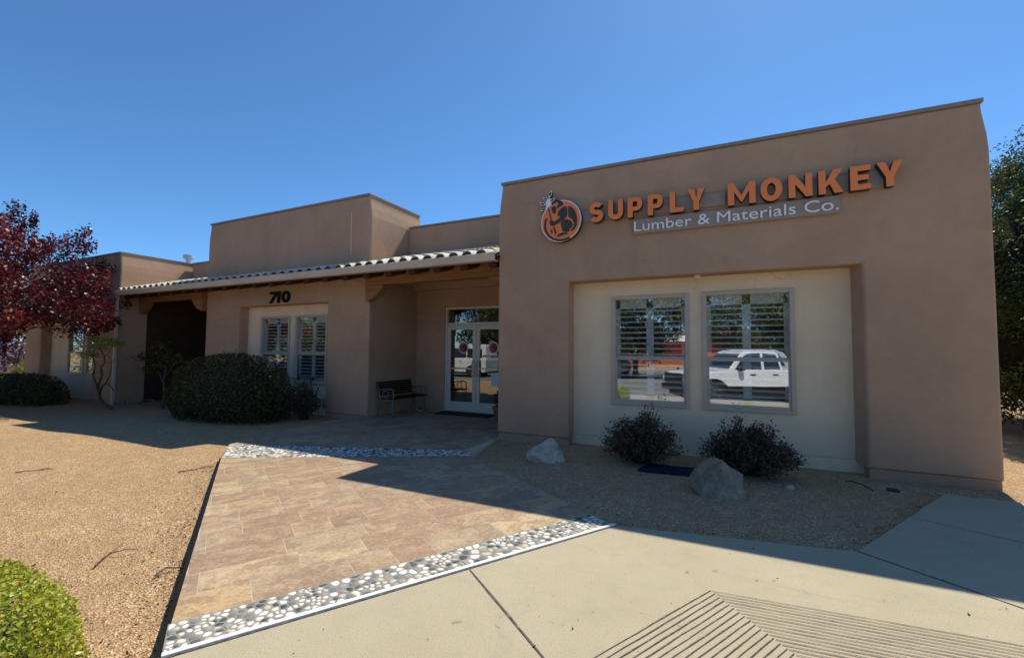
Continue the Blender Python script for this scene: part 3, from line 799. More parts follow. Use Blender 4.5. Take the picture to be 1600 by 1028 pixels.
# parapet walls behind the porch roof, entry wall
def upper(x0, x1, y0, zt):
    part(MB().box(x0, x1, y0, y0+.25, 3.4, zt), 'parapet', M['stucco'], bevel=.02)
    part(MB().box(x0, x1, y0-.018, y0+.27, zt+.002, zt+.045), 'coping', M['coping'], bevel=.006)
upper(TX1+.003, -3.63, 9.0, 4.66); upper(-15.6, TX0-.003, 9.0, 4.66); upper(-16.94, -15.603, 9.05, 4.50)
DX0, DX1, DZ = -6.43, -4.62, 2.62; YD = 9.40
mb = cells([TX1-.004, DX0, DX1, -3.62], [-.1, .03, DZ, 3.6], lambda x, z: not (DX0 < x < DX1 and z < DZ), YD, YD+.2)
part(mb, 'entry_wall', M['stucco'], bevel=.012)
part(MB().box(TX1, -3.62, YD-.14, YD-.003, 3.08, 3.55), 'entry_header', M['stucco'], bevel=.02)
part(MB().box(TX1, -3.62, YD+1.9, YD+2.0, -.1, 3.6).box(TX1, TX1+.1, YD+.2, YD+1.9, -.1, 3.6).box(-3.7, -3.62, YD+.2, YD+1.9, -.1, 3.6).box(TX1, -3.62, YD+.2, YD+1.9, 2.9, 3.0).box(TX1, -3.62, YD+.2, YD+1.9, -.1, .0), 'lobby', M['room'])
# porch behind the left opening
part(MB().box(-16.94, TX0, 12.4, 12.6, -.4, 3.8), 'porch_back_wall', M['porchshade'])
part(MB().box(-16.94, TX0, 8.8, 12.4, 3.25, 3.395), 'porch_ceiling', M['porchshade'])
part(MB().box(TX0+.01, TX0+.2, 9.52, 12.6, -.4, 3.8), 'porch_side_wall', M['porchshade'])

part(MB().box(-16.948, -16.93, 7.76, 12.4, -.3, 3.24), 'porch_shade_board', M['porchshade'])  # board added over the stucco side wall, porch shade as its colour
# doors
fr = MB(); y0, y1 = YD+.03, YD+.13; t = .05
fr.box(DX0, DX0+t, y0, y1, 0, DZ).box(DX1-t, DX1, y0, y1, 0, DZ).box(DX0+t, DX1-t, y0, y1, DZ-t, DZ).box(DX0+t, DX1-t, y0, y1, 2.17, 2.23).box(DX0+t, DX1-t, y0-.02, y1, 0, .02)
df = part(fr, 'door_frame', M['alu'], bevel=.004)
MB().box(DX0+t, DX1-t, YD+.07, YD+.078, 2.23, DZ-t).build('transom_pane', M['doorglass'], df)
mid = (DX0+DX1)/2
for s, (a, b) in ((-1, (DX0+t+.004, mid-.003)), (1, (mid+.003, DX1-t-.004))):
    dm = MB(); st = .10
    dm.box(a, a+st, YD+.045, YD+.09, .025, 2.165).box(b-st, b, YD+.045, YD+.09, .025, 2.165)
    dm.box(a+st, b-st, YD+.045, YD+.09, .025, .25).box(a+st, b-st, YD+.045, YD+.09, 2.05, 2.165)
    d = part(dm, 'door', M['alu'], bevel=.004)
    MB().box(a+st-.01, b-st+.01, YD+.062, YD+.070, .24, 2.06).build('pane', M['doorglass'], d)
    hx = mid+s*.07
    MB().tube([(hx, YD+.04, .90), (hx, YD-.02, .92), (hx, YD-.02, 1.25), (hx, YD+.04, 1.27)], .016, 8).box(hx-.035, hx+.035, YD+.036, YD+.044, .88, 1.29).build('handle', M['handle'], d, smooth=False)
    MB().box(a+st, b-st, YD+.02, YD+.045, 1.06, 1.10).build('push_bar', M['handle'], d, bevel=.004)
    # vinyl decal: ringed emblem and the shop name
    cx = (a+b)/2+.05; ring = MB()
    def rg(r0, r1, y_, c0):
        n = 28; V = []
        for k in range(n):
            th = 2*math.pi*k/n; V += [(c0[0]+r0*math.cos(th), y_, c0[1]+r0*math.sin(th)), (c0[0]+r1*math.cos(th), y_, c0[1]+r1*math.sin(th))]
        ring.add(V, [(2*k, 2*k+1, (2*k+3) % (2*n), (2*k+2) % (2*n)) for k in range(n)])
    rg(.0, .125, YD+.060, (cx, 1.60)); ring.cur = 1; rg(.125, .145, YD+.060, (cx, 1.60)); ring.cur = 2
    ring.add([(cx+x, YD+.058, 1.60+z) for x, z in ((-.02, .08), (.05, .06), (.09, 0), (.07, -.07), (.0, -.10), (.02, -.03), (-.06, .0), (-.03, .03))], [tuple(range(8))])
    ring.cur = 1
    for px, pz, an in ((-.07, .17, 1.2), (-.11, .13, 2.6), (-.03, .15, .4)):
        ring.add([(cx+px+.035*math.cos(an), YD+.059, 1.6+pz+.035*math.sin(an)), (cx+px-.012*math.sin(an), YD+.059, 1.6+pz+.012*math.cos(an)), (cx+px-.035*math.cos(an), YD+.059, 1.6+pz-.035*math.sin(an)), (cx+px+.012*math.sin(an), YD+.059, 1.6+pz-.012*math.cos(an))], [(0, 1, 2, 3)])
    ring.build('decal', [M['red_vinyl'], M['white'], M['dark']], d)
    fc = bpy.data.curves.new('t', 'FONT'); fc.body = 'SUPPLY MONKEY'; fc.size = .085; fc.align_x = 'CENTER'; fc.offset = .002
    to = bpy.data.objects.new('t', fc); me = bpy.data.meshes.new_from_object(to); bpy.data.objects.remove(to)
    for v in me.vertices: v.co = Vector(((a+b)/2+v.co.x, YD+.060, 1.36+v.co.y))
    me.materials.clear(); me.materials.append(M['red_vinyl'])
    o = bpy.data.objects.new('door_lettering', me); COL.objects.link(o); o.parent = d
    if s > 0:
        MB().box(mid+.42, mid+.66, YD+.055, YD+.060, .66, .98).build('notice', M['paper'], d)

# porch roof: tiles, gutter, rafters, beams, corbels
EY, EZ = 6.93, 3.27; SL = .295
def rz_(y): return EZ+(y-EY)*SL
def roof_tiles():
    mb = MB(); vals = []; pitch = .298
    prof = []                                 # cross-section of one barrel and one pan
    for k in range(9): th = math.pi*k/8; prof.append((.5-.36*math.cos(th), .085*math.sin(th)))
    prof = [(0.0, -.012)]+prof+[(1.0, -.012)]
    def col(x, ya, yb, rev=False):
        y = ya; c = 0
        while y < yb-.01:
            y2 = min(y+.36, yb); lift = .03
            jit = random.uniform(-.006, .006); v = random.random()
            V = []
            for (u_, h) in prof:
                X = x+u_*pitch+jit
                V.append((X, y-.02, rz_(y-.02)+h+lift)); V.append((X, y2, rz_(y2)+h*.9+.004))
                V.append((X, y-.02, rz_(y-.02)+h+lift-.017))
            n = len(prof)
            F = [(3*i, 3*i+3, 3*i+4, 3*i+1) for i in range(n-1)]+[(3*i+2, 3*i+5, 3*i+3, 3*i) for i in range(n-1)]
            k0 = len(mb.f); mb.add(V, F)
            if c == 0:           # dark plug closing the first barrel; shade of the hollow end put into its colour
                mb.cur = 1; q = [(X_, EY+.012, rz_(EY)+h_) for X_, h_ in [(x+jit+u_*pitch, h+lift-.01) for u_, h in prof[1:-1]]]; mb.add(q, [tuple(range(len(q)))]); mb.cur = 0
            vals.extend([v]*(len(mb.f)-k0)); y = y2; c += 1
    x = -16.93
    while x < -3.64-pitch+.02:
        behind = TX0-pitch < x < TX1
        col(x, EY, YT if behind else 9.0); x += pitch
    o = part(mb, 'tile_roof', [M['tile'], M['tile_end']], smooth=False)
    o.data.attributes.new('v', 'FLOAT', 'FACE').data.foreach_set('value', vals)
    # deck and soffit boards under the tiles
    for (a, b, yb) in ((-16.94, TX0, 9.02), (TX0, TX1, YT), (TX1, -3.63, 9.02)):
        m = MB(); m.add([(a, EY+.03, rz_(EY)-.09), (b, EY+.03, rz_(EY)-.09), (b, yb, rz_(yb)-.09), (a, yb, rz_(yb)-.09), (a, EY+.03, rz_(EY)-.03), (b, EY+.03, rz_(EY)-.03), (b, yb, rz_(yb)-.03), (a, yb, rz_(yb)-.03)],
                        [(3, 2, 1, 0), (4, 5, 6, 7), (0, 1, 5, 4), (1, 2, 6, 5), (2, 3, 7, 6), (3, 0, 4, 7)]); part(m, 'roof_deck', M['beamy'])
roof_tiles()
g = MB(); gx0, gx1 = -16.90, -3.655
prof = [(6.86, 3.14), (6.84, 3.27), (6.855, 3.285), (6.87, 3.27), (6.885, 3.155), (6.985, 3.155), (6.985, 3.14)]
n = len(prof)
g.add([(gx0, y, z) for y, z in prof]+[(gx1, y, z) for y, z in prof], [tuple(range(n)), tuple(range(2*n-1, n-1, -1))]+[(i, n+i, n+(i+1) % n, (i+1) % n) for i in range(n)])
part(g, 'gutter', M['fascia'])
part(MB().box(gx0, gx1, 6.99, 7.02, 3.142, 3.24), 'fascia_board', M['beam'])
part(MB().box(-16.935, -16.86, 6.90, 6.975, -.21, 3.14), 'downspout', M['fascia'], bevel=.008)
x = -16.6
while x < -3.75:                              # rounded rafter tails showing under the gutter
    hw = .072; pts = []
    for k in range(9):
        th = math.pi*k/8; pts.append((x-hw*math.cos(th)*1.15, 3.09-.06*math.sin(th)))
    ye = YT+1.2 if not (TX0-.05 < x < TX1+.05) else YT
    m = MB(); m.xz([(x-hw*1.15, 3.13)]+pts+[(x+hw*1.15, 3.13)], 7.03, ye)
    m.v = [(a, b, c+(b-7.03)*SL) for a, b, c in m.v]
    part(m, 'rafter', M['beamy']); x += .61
for a, b in ((-16.94, TX0), (TX1, -3.63)):
    m = MB(); m.box(a+.001, b-.001, 7.50, 7.72, 2.98, 3.27); part(m, 'porch_beam', M['beam'], bevel=.012)
    for s, x0 in ((1, a+.001), (-1, b-.001)):
        pf = [(0, 2.978), (.50, 2.978), (.50, 2.90), (.44, 2.89), (.42, 2.84), (.36, 2.78), (.28, 2.74), (.27, 2.70), (.18, 2.67), (.10, 2.66), (.09, 2.62), (0, 2.62)]
        part(MB().xz([(x0+s*px, pz) for px, pz in pf], 7.52, 7.70), 'corbel', M['beam'], bevel=.008)
part(MB().tube([(-.35, 7.15, 2.64), (-.35, 7.15, 2.69)], .045, 14), 'soffit_light', M['alu'])
# roof vent on the wing
part(MB().tube([(-19.4, 10.2, 3.9), (-19.4, 10.2, 5.10)], .09, 14).tube([(-19.4, 10.2, 5.10), (-19.4, 10.2, 5.14), (-19.4, 10.2, 5.26), (-19.4, 10.2, 5.30)], [.13, .19, .19, .08], 16), 'roof_vent', M['galv'], smooth=False)

# ------------------------------------------------------------------ signs
def curve_mesh(polys, y, depth, name, parent, mats, extr_back=True):
    """filled planar outline(s) in x,z (even-odd) with its face at y and returns going back by depth"""
    cu = bpy.data.curves.new('c', 'CURVE'); cu.dimensions = '2D'; cu.fill_mode = 'BOTH'; cu.extrude = depth/2
    for p in polys:
        sp = cu.splines.new('POLY'); sp.points.add(len(p)-1)
        for i, q in enumerate(p): sp.points[i].co = (q[0], q[1], 0, 1)
        sp.use_cyclic_u = True
    ob = bpy.data.objects.new('c', cu); me = bpy.data.meshes.new_from_object(ob); bpy.data.objects.remove(ob)
    return finish(me, y, depth, name, parent, mats)
def finish(me, y, depth, name, parent, mats, ox=0, oz=0):
    for v in me.vertices: v.co = Vector((ox+v.co.x, y+depth/2-v.co.z, oz+v.co.y))
    me.materials.clear()
    for m in mats: me.materials.append(m)
    me.update()
    for p in me.polygons: p.material_index = 0 if (len(mats) == 1 or p.normal.y < -.7) else 1
    me.name = name
    o = bpy.data.objects.new(name, me); COL.objects.link(o); o.parent = parent; return o
def ribbon(c, w_):
    L, Rr = [], []
    for i, p in enumerate(c):
        a = Vector(c[max(i-1, 0)]); b = Vector(c[min(i+1, len(c)-1)]); d = (b-a).normalized(); n = Vector((-d.y, d.x))*w_/2
        L.append((p[0]+n.x, p[1]+n.y)); Rr.append((p[0]-n.x, p[1]-n.y))
    return L+Rr[::-1]
def arc(cx, cy, rx, ry, a0, a1, n=12): return [(cx+rx*math.cos(R(a0+(a1-a0)*i/n)), cy+ry*math.sin(R(a0+(a1-a0)*i/n))) for i in range(n+1)]
def glyph(ch, W, H, s):
    if ch == 'L': return [[(0, 0), (W, 0), (W, s*.92), (s, s*.92), (s, H), (0, H)]]
    if ch == 'E': return [[(0, 0), (W, 0), (W, s*.9), (s, s*.9), (s, H/2-s*.42), (W*.9, H/2-s*.42), (W*.9, H/2+s*.42), (s, H/2+s*.42), (s, H-s*.9), (W, H-s*.9), (W, H), (0, H)]]
    if ch == 'U': return [ribbon([(s/2, H), (s/2, H*.6)]+arc(W/2, H*.36, W/2-s/2, H*.36-s/2, 180, 360, 14)+[(W-s/2, H*.6), (W-s/2, H)], s)]
    if ch == 'P':
        t = H*.34; cy = H-t; rx = W-s
        out = [(0, 0), (s, 0), (s, H-2*t)]+[(W-rx*.62, H-2*t)]+arc(W-rx*.62, cy, rx*.62, t, -90, 90, 12)[1:]+[(0, H)]
        inn = [(s, cy-t+s*.85), (W-rx*.62, cy-t+s*.85)]+arc(W-rx*.62, cy, rx*.62-s*.95, t-s*.85, -90, 90, 10)[1:-1]+[(W-rx*.62, H-s*.85), (s, H-s*.85)]
        return [out, inn]
    if ch == 'Y': return [[(W/2-s/2, 0), (W/2+s/2, 0), (W/2+s/2, H*.38), (W, H), (W-s*1.15, H), (W/2, H*.58), (s*1.15, H), (0, H), (W/2-s/2, H*.38)]]
    if ch == 'M': return [[(0, 0), (s, 0), (s, H*.60), (W/2-s*.12, H*.12), (W/2+s*.12, H*.12), (W-s, H*.60), (W-s, 0), (W, 0), (W, H), (W-s*.9, H), (W/2, H*.42), (s*.9, H), (0, H)]]
    if ch == 'N': return [[(0, 0), (s, 0), (s, H*.58), (W-s*.95, 0), (W, 0), (W, H), (W-s, H), (W-s, H*.42), (s*.95, H), (0, H)]]
    if ch == 'K': return [[(0, 0), (s, 0), (s, H*.28), (s*1.55, H*.40), (W-s*1.25, 0), (W, 0), (W*.66, H*.56), (W*.97, H), (W-s*1.3, H), (s, H*.50), (s, H), (0, H)]]
    if ch == 'O': return [arc(W/2, H/2, W/2, H/2, 0, 360, 32)[:-1], arc(W/2, H/2, W/2-s, H/2-s*.95, 0, 360, 28)[:-1]]
    if ch == 'S':
        h = H/2; q = s/2; ry = (H-s)/4
        c = arc(W/2, H-q-ry, W/2-q, ry, 28, 100, 7)+arc(W/2, H-q-ry, W/2-q, ry, 110, 250, 9)+arc(W/2, q+ry, W/2-q, ry, 75, -70, 10)+arc(W/2, q+ry, W/2-q, ry, -80, -155, 7)
        return [ribbon(c, s)]
YL = 6.87
sign = thing('shop_sign', 'large orange channel letters reading SUPPLY MONKEY on the right wall of the building', 'sign', (.05, 7.0, 3.6))
def rel(o, root):
    o.parent = root; o.matrix_parent_inverse = Matrix.Translation(-root.location); return o
LET = [('S', -1.932, -1.705), ('U', -1.626, -1.392), ('P', -1.322, -1.10), ('P', -1.018, -.80), ('L', -.70, -.505), ('Y', -.452, -.216),
       ('M', .082, .425), ('O', .485, .745), ('N', .815, 1.085), ('K', 1.152, 1.42), ('E', 1.49, 1.702), ('Y', 1.76, 2.02)]
for ch, a, b in LET:
    if ch in 'SO': zb_, H_ = 3.602, .326
    else: zb_, H_ = 3.608, .312
    polys = [[(a+x, zb_+z) for x, z in p] for p in glyph(ch, b-a, H_, .078)]
    rel(curve_mesh(polys, YL, .10, 'letter', sign, [M['orange'], M['dark']]), sign)
rel(MB().box(-2.10, .05, 6.975, 7.006, 3.66, 3.86).build('raceway', M['raceway'], None, bevel=.004), sign)
rel(MB().box(.10, 1.87, 6.975, 7.006, 3.64, 3.87).build('raceway', M['raceway'], None, bevel=.004), sign)
tg = thing('tagline_sign', 'narrow grey panel with thin white letters reading Lumber and Materials Co below the orange letters', 'sign', (.07, 7.0, 3.36))
rel(MB().box(-1.255, 1.395, 6.95, 6.985, 3.362, 3.592).build('panel', M['raceway'], None, bevel=.003), tg)
for bx_ in (-1.0, .45, 1.2): rel(MB().box(bx_, bx_+.03, 6.986, 7.006, 3.36, 3.66).build('bracket', M['raceway'], None), tg)
def text_chars(body, x0, x1, z0, capH, y, depth, mats, root, name='letter', off=0.0):
    def mk(s):
        fc = bpy.data.curves.new('t', 'FONT'); fc.body = s; fc.size = 1; fc.extrude = depth/2/cs; fc.offset = off/cs
        o = bpy.data.objects.new('t', fc); me = bpy.data.meshes.new_from_object(o); bpy.data.objects.remove(o); return me
    cs = 1.0
    cap = max(v.co.y for v in mk('L').vertices); cs = capH/cap
    full = mk(body); W0 = max(v.co.x for v in full.vertices)-min(v.co.x for v in full.vertices); mnx = min(v.co.x for v in full.vertices)
    sx = (x1-x0)/W0
    for i, ch in enumerate(body):
        if ch == ' ': continue
        pre = body[:i]+ch; a = mk(pre); me = mk(ch)
        right = max(v.co.x for v in a.vertices); cr = max(v.co.x for v in me.vertices); dx = right-cr-mnx
        for v in me.vertices: v.co = Vector(((v.co.x+dx)*sx+x0, v.co.y*cs+z0, v.co.z*cs))
        rel(finish(me, y, depth, name, root, mats), root)
text_chars('Lumber & Materials Co.', -1.235, 1.375, 3.405, .150, 6.93, .018, [M['white']], tg, off=.0)

# round emblem: orange disc, white rim, dark curled monkey holding a sapling
LG = thing('emblem_sign', 'round orange emblem with dark curled monkey silhouette holding a white sapling, left of the letters', 'sign', (-2.42, 7.0, 3.36))
CX, CZ, KX = -2.42, 3.697, .350/320
def lp(px, py): return (CX+(px-475)*KX, CZ-(py-618)*KX*.985-(px-475)*KX*.055)
YF = 6.865
def disc(rx, y, d, name, mats): return rel(curve_mesh([[(CX+rx*math.cos(t*math.pi/32), CZ+rx*math.sin(t*math.pi/32)) for t in range(64)]], y, d, name, LG, mats), LG)
disc(.352, YF+.012, .09, 'rim', [M['white'], M['dark']]); disc(.334, YF+.006, .004, 'face', [M['orange']])
def dk(pts, name='figure', mat='logodark', y=YF, d=.004): return rel(curve_mesh([[lp(*p) for p in pts]], y, d, name, LG, [M[mat]]), LG)
dk([(322, 372), (345, 320), (400, 285), (460, 290), (500, 320), (522, 372), (485, 385), (450, 402), (428, 432), (418, 385), (440, 350), (425, 318), (385, 330), (350, 358)])
dk([(322, 402), (372, 378), (408, 395), (404, 440), (392, 492), (374, 503), (350, 485), (330, 445)])
dk([(428, 550), (432, 480), (470, 430), (520, 402), (562, 398), (578, 440), (582, 530), (560, 572), (500, 615), (430, 660), (370, 690), (322, 690), (297, 665), (297, 612), (325, 590), (345, 615), (380, 620), (440, 585), (470, 545), (455, 535)])
dk([(592, 400), (640, 410), (690, 455), (722, 530), (736, 610), (730, 700), (690, 765), (640, 792), (632, 780), (680, 720), (690, 660), (655, 600), (600, 566), (596, 480)])
dk([(478, 640), (530, 602), (590, 604), (640, 632), (668, 680), (650, 735), (622, 745), (612, 785), (570, 805), (505, 782), (486, 715)])
dk([(413, 868), (430, 830), (490, 803), (560, 806), (600, 830), (530, 838), (460, 862)])
dk([(352, 716), (380, 708), (412, 812), (392, 832)]); dk([(312, 765), (338, 738), (346, 800), (330, 808)])
dk(ribbon([(248, 568), (226, 620), (220, 700), (240, 780), (285, 845), (350, 893), (440, 920), (540, 915), (620, 885)], 34))
rel(curve_mesh([[lp(*p) for p in ribbon([(272, 395), (300, 500), (325, 600)], 17)]], YF-.003, .005, 'stem', LG, [M['logodark']]), LG)
for i, (cx, cy, an, L_, W_) in enumerate(((302, 180, 65, 62, 26), (222, 250, -22, 50, 22), (176, 325, -25, 52, 26), (192, 415, 22, 56, 24), (336, 278, 32, 56, 22))):
    def el(k):
        out = []
        for t in range(20):
            th = 2*math.pi*t/20; x = L_*k*math.cos(th); y = W_*k*math.sin(th)*(1-.25*abs(math.cos(th)))
            out.append(lp(cx+x*math.cos(R(an))+y*math.sin(R(an)), cy-x*math.sin(R(an))+y*math.cos(R(an))))
        return out
    rel(curve_mesh([el(1.0)], YF+.0135+i*.0006, .06, 'leaf', LG, [M['white'], M['dark']]), LG)
    rel(curve_mesh([el(.62)], YF+.008, .004, 'leaf_vein', LG, [M['logodark']]), LG)
rel(curve_mesh([[lp(*p) for p in ((225, 300), (270, 250), (300, 240), (330, 300), (300, 360), (290, 400), (250, 400), (230, 370))]], YF+.018, .05, 'sprig', LG, [M['white'], M['dark']]), LG)

# house number
HN = thing('house_number', 'black metal numerals 710 above the shuttered window of the middle block', 'sign', (-10.4, YT, 2.72))
def slant(p, x0, w_, k=.07): return [(x0+x*w_+k*(z), 2.725+z*.30) for x, z in p]
N7 = [(0, 1), (1, 1), (1, .80), (.48, 0), (.14, 0), (.62, .78), (0, .78)]
N1 = [(.2, 0), (.85, 0), (.85, 1), (.3, 1), (0, .82), (0, .66), (.2, .72)]
rel(curve_mesh([slant(N7, -10.82, .30)], YT-.035, .03, 'numeral', HN, [M['black']]), HN)
rel(curve_mesh([slant(N1, -10.50, .15, .03)], YT-.035, .03, 'numeral', HN, [M['black']]), HN)
O_ = [(.5+.5*math.cos(t*math.pi/14), .5+.5*math.sin(t*math.pi/14)) for t in range(28)]; I_ = [(.5+.2*math.cos(t*math.pi/14), .5+.3*math.sin(t*math.pi/14)) for t in range(28)]
rel(curve_mesh([slant(O_, -10.30, .32, 0), slant(I_, -10.30, .32, 0)], YT-.035, .03, 'numeral', HN, [M['black']]), HN)

# ------------------------------------------------------------------ entry furniture
bn = thing('park_bench', 'dark slatted garden bench with pale cast iron ends beside the entry doors', 'bench', (-7.0, 8.5, .0))
bx = -7.0
def side(yy, mat):
    m = MB(); q = lambda x, z: (x-bx, yy, z)
    m.tube([q(-7.27, .80), q(-7.22, .62), q(-7.15, .42), q(-7.16, .25), q(-7.20, .12), q(-7.23, 0)], [.014, .016, .018, .016, .015, .018], 7)
    m.tube([q(-7.15, .41), q(-7.0, .375), q(-6.85, .39), q(-6.78, .42)], .016, 7)
    m.tube([q(-6.79, .58), q(-6.77, .50), q(-6.77, .42), q(-6.80, .25), q(-6.79, .1), q(-6.76, 0)], [.014, .015, .018, .016, .015, .018], 7)
    m.tube([q(-7.215, .60), q(-7.05, .625), q(-6.88, .635), q(-6.79, .62), q(-6.765, .59), q(-6.785, .57)], .015, 7)
    m.tube([q(-7.0+.085*math.cos(t*math.pi/8), .505+.085*math.sin(t*math.pi/8)) for t in range(17)], .010, 6)
    m.tube([q(-7.14, .36), q(-7.08, .30), q(-7.13, .22)], .010, 6); m.tube([q(-6.83, .37), q(-6.87, .30), q(-6.81, .22)], .010, 6)
    m.build('side_frame', mat, bn, smooth=True)
side(-.60, M['iron']); side(.60, M['iron'])
m = MB()
for k in range(7): m.box(-.15+k*.062-.0, -.15+k*.062+.05, -.63, .63, .405, .425)
m.build('seat', M['slat'], bn, bevel=.004)
m = MB()
for k in range(6):
    z = .47+k*.055; x = -.17-(z-.42)*.27
    m.box(x-.008, x+.008, -.63, .63, z, z+.042)
m.build('backrest', M['slat'], bn, bevel=.004)
tag(MB().box(-6.35, -4.85, 8.82, 9.36, .002, .018).build('door_mat', M['mat'], bevel=.006), 'black rubber mat on the paving before the glass doors', 'door mat')
pt = thing('potted_plant', 'terracotta pot with small reddish plant beside the right door leaf', 'potted plant', (-4.47, 8.7, 0))
MB().tube([(0, 0, 0), (0, 0, .26), (0, 0, .26), (0, 0, .31)], [.10, .15, .17, .17], 18).build('pot', M['pot'], pt)
P = sph(500)*rng.uniform(.3, 1, (500, 1))*np.array([.17, .17, .2])+np.array([0, 0, .46]); leaves('foliage', M['nandina'], P, .05, pt)

# ------------------------------------------------------------------ rocks
def rock(name, label, loc, dim, mat, seed, cuts, extra=()):
    bm = bmesh.new(); bmesh.ops.create_icosphere(bm, subdivisions=5, radius=1)
    rn = random.Random(seed); pl = []
    for _ in range(cuts):
        d = Vector((rn.gauss(0, 1), rn.gauss(0, 1), rn.gauss(.2, .8))).normalized(); pl.append((d, rn.uniform(.55, .85)))
    for v in bm.verts:
        p = v.co.copy()
        for d, k in list(pl)+[(Vector(q).normalized(), k) for q, k in extra]:
            e = p.dot(d)-k
            if e > 0: p -= d*e
        p *= 1+.12*noise.noise(p*1.8+Vector((seed, 0, 0)))+.05*noise.noise(p*5+Vector((0, seed, 0)))+.02*noise.noise(p*14)
        v.co = Vector((p.x*dim[0], p.y*dim[1], p.z*dim[2]))
    me = bpy.data.meshes.new(name); bm.to_mesh(me); bm.free(); me.materials.append(M[mat])
    me.polygons.foreach_set('use_smooth', [True]*len(me.polygons))
    o = bpy.data.objects.new(name, me); COL.objects.link(o); o.location = loc; return tag(o, label, 'rock')
rock('boulder', 'small white quartz boulder on the gravel bed beside the slate path', (-2.36, 5.95, .03), (.31, .22, .27), 'rock_w', 4, 12, (((-.7, -.4, .8), .62), ((.9, -.2, .5), .7)))
rock('boulder', 'larger grey and tan boulder between the two dark shrubs under the windows', (-.085, 5.52, -.02), (.41, .32, .38), 'rock_g', 17, 14, (((-.8, -.5, .75), .60), ((.85, -.45, .6), .66), ((.1, -.9, .45), .62)))
rock('stone', 'small pale stone on the gravel right of the right window shrub', (.66, 6.05, -.01), (.05, .04, .025), 'rock_w', 5, 4)
fb = MB()  # thin wrinkled dark blue surface laid on the gravel
V = []; F = []; nx_, ny_ = 14, 8
for j in range(ny_):
    for i in range(nx_):
        a, b = i/(nx_-1), j/(ny_-1); x = -1.05+.72*a+.1*b; y = 5.98+.42*b+.05*a
        V.append((x, y, -.012+.018*abs(noise.noise(Vector((x*7, y*7, 0)))) + .004))
fb.add(V, [(j*nx_+i, j*nx_+i+1, (j+1)*nx_+i+1, (j+1)*nx_+i) for j in range(ny_-1) for i in range(nx_-1)])
o = fb.build('ground_sheet', M['bluematte'], smooth=True); s = o.modifiers.new('s', 'SOLIDIFY'); s.thickness = .006
tag(o, 'dark blue cloth showing on the ground between the two window shrubs', 'sheet')

# ------------------------------------------------------------------ plants
def loose_shrub(name, label, loc, rad, mat, n, size, stems=40, seed=0, cat='shrub', group=None, bark='bark'):
    random.seed(seed); root = thing(name, label, cat, loc, group=group); mb = MB(); P = []; VV = []
    for k in range(stems):
        a = random.uniform(0, 2*math.pi); q = random.random()**.55
        e = Vector((math.cos(a)*q*rad[0], math.sin(a)*q*rad[1], rad[2]*(1.02-.62*q*q)*random.uniform(.62, 1.05)*(1.15 if random.random() < .12 else 1)))
        s0 = Vector((e.x*.15, e.y*.15, 0)); mid = Vector((e.x*.45, e.y*.45, e.z*.6))+Vector((random.gauss(0, .03), random.gauss(0, .03), 0))
        mb.tube([s0, mid, e], [.008, .005, .002], 5)
        m_ = n//stems
        for i in range(m_):
            t = random.uniform(.25, 1.0)**.8; p = (s0*(1-t)**2+mid*2*t*(1-t)+e*t*t)
            P.append((p.x+random.gauss(0, .035), p.y+random.gauss(0, .035), p.z+random.gauss(0, .03))); VV.append(random.gauss(.45, .2))
    mb.build('stems', M[bark], root, smooth=True)
    P = np.array(P); P[:, 2] = np.maximum(P[:, 2], .01)
    leaves('foliage', mat, P, size, root, vals=VV, aspect=1.6)
    return root
loose_shrub('shrub', 'dark airy shrub under the left window, behind the blue ground cloth', (-1.07, 6.52, -.04), (.60, .48, .72), M['barb'], 11000, .036, 150, 21)
loose_shrub('shrub', 'dark dense shrub under the right window, behind the grey boulder', (.28, 6.50, -.04), (.64, .52, .69), M['barb'], 15000, .036, 180, 22)
loose_shrub('shrub', 'thin reddish shrub below the middle window, right of the big clipped shrub', (-8.75, 7.15, -.1), (.65, .38, 1.05), M['nandina'], 2600, .05, 60, 23)
clipped_shrub('shrub', 'big dark clipped shrub before the middle block of the building', 'shrub', (-10.72, 6.62, -.12), (1.85, .85, 1.02), 30000, .048, M['box'], zc=.50, amp=.10, seed=3)
clipped_shrub('shrub', 'low dark rounded shrub before the left wing windows', 'shrub', (-20.6, 6.0, -.22), (2.6, .8, .62), 14000, .055, M['box'], zc=.28, amp=.1, seed=8)
clipped_shrub('shrub', 'sunlit yellow green clipped shrub in the near left corner', 'shrub', (-3.27, .62, -.06), (.58, .54, .35), 36000, .024, M['brightbox'], zc=.15, amp=.07, seed=5, core=.84, flat=3.2, corem='greencore')

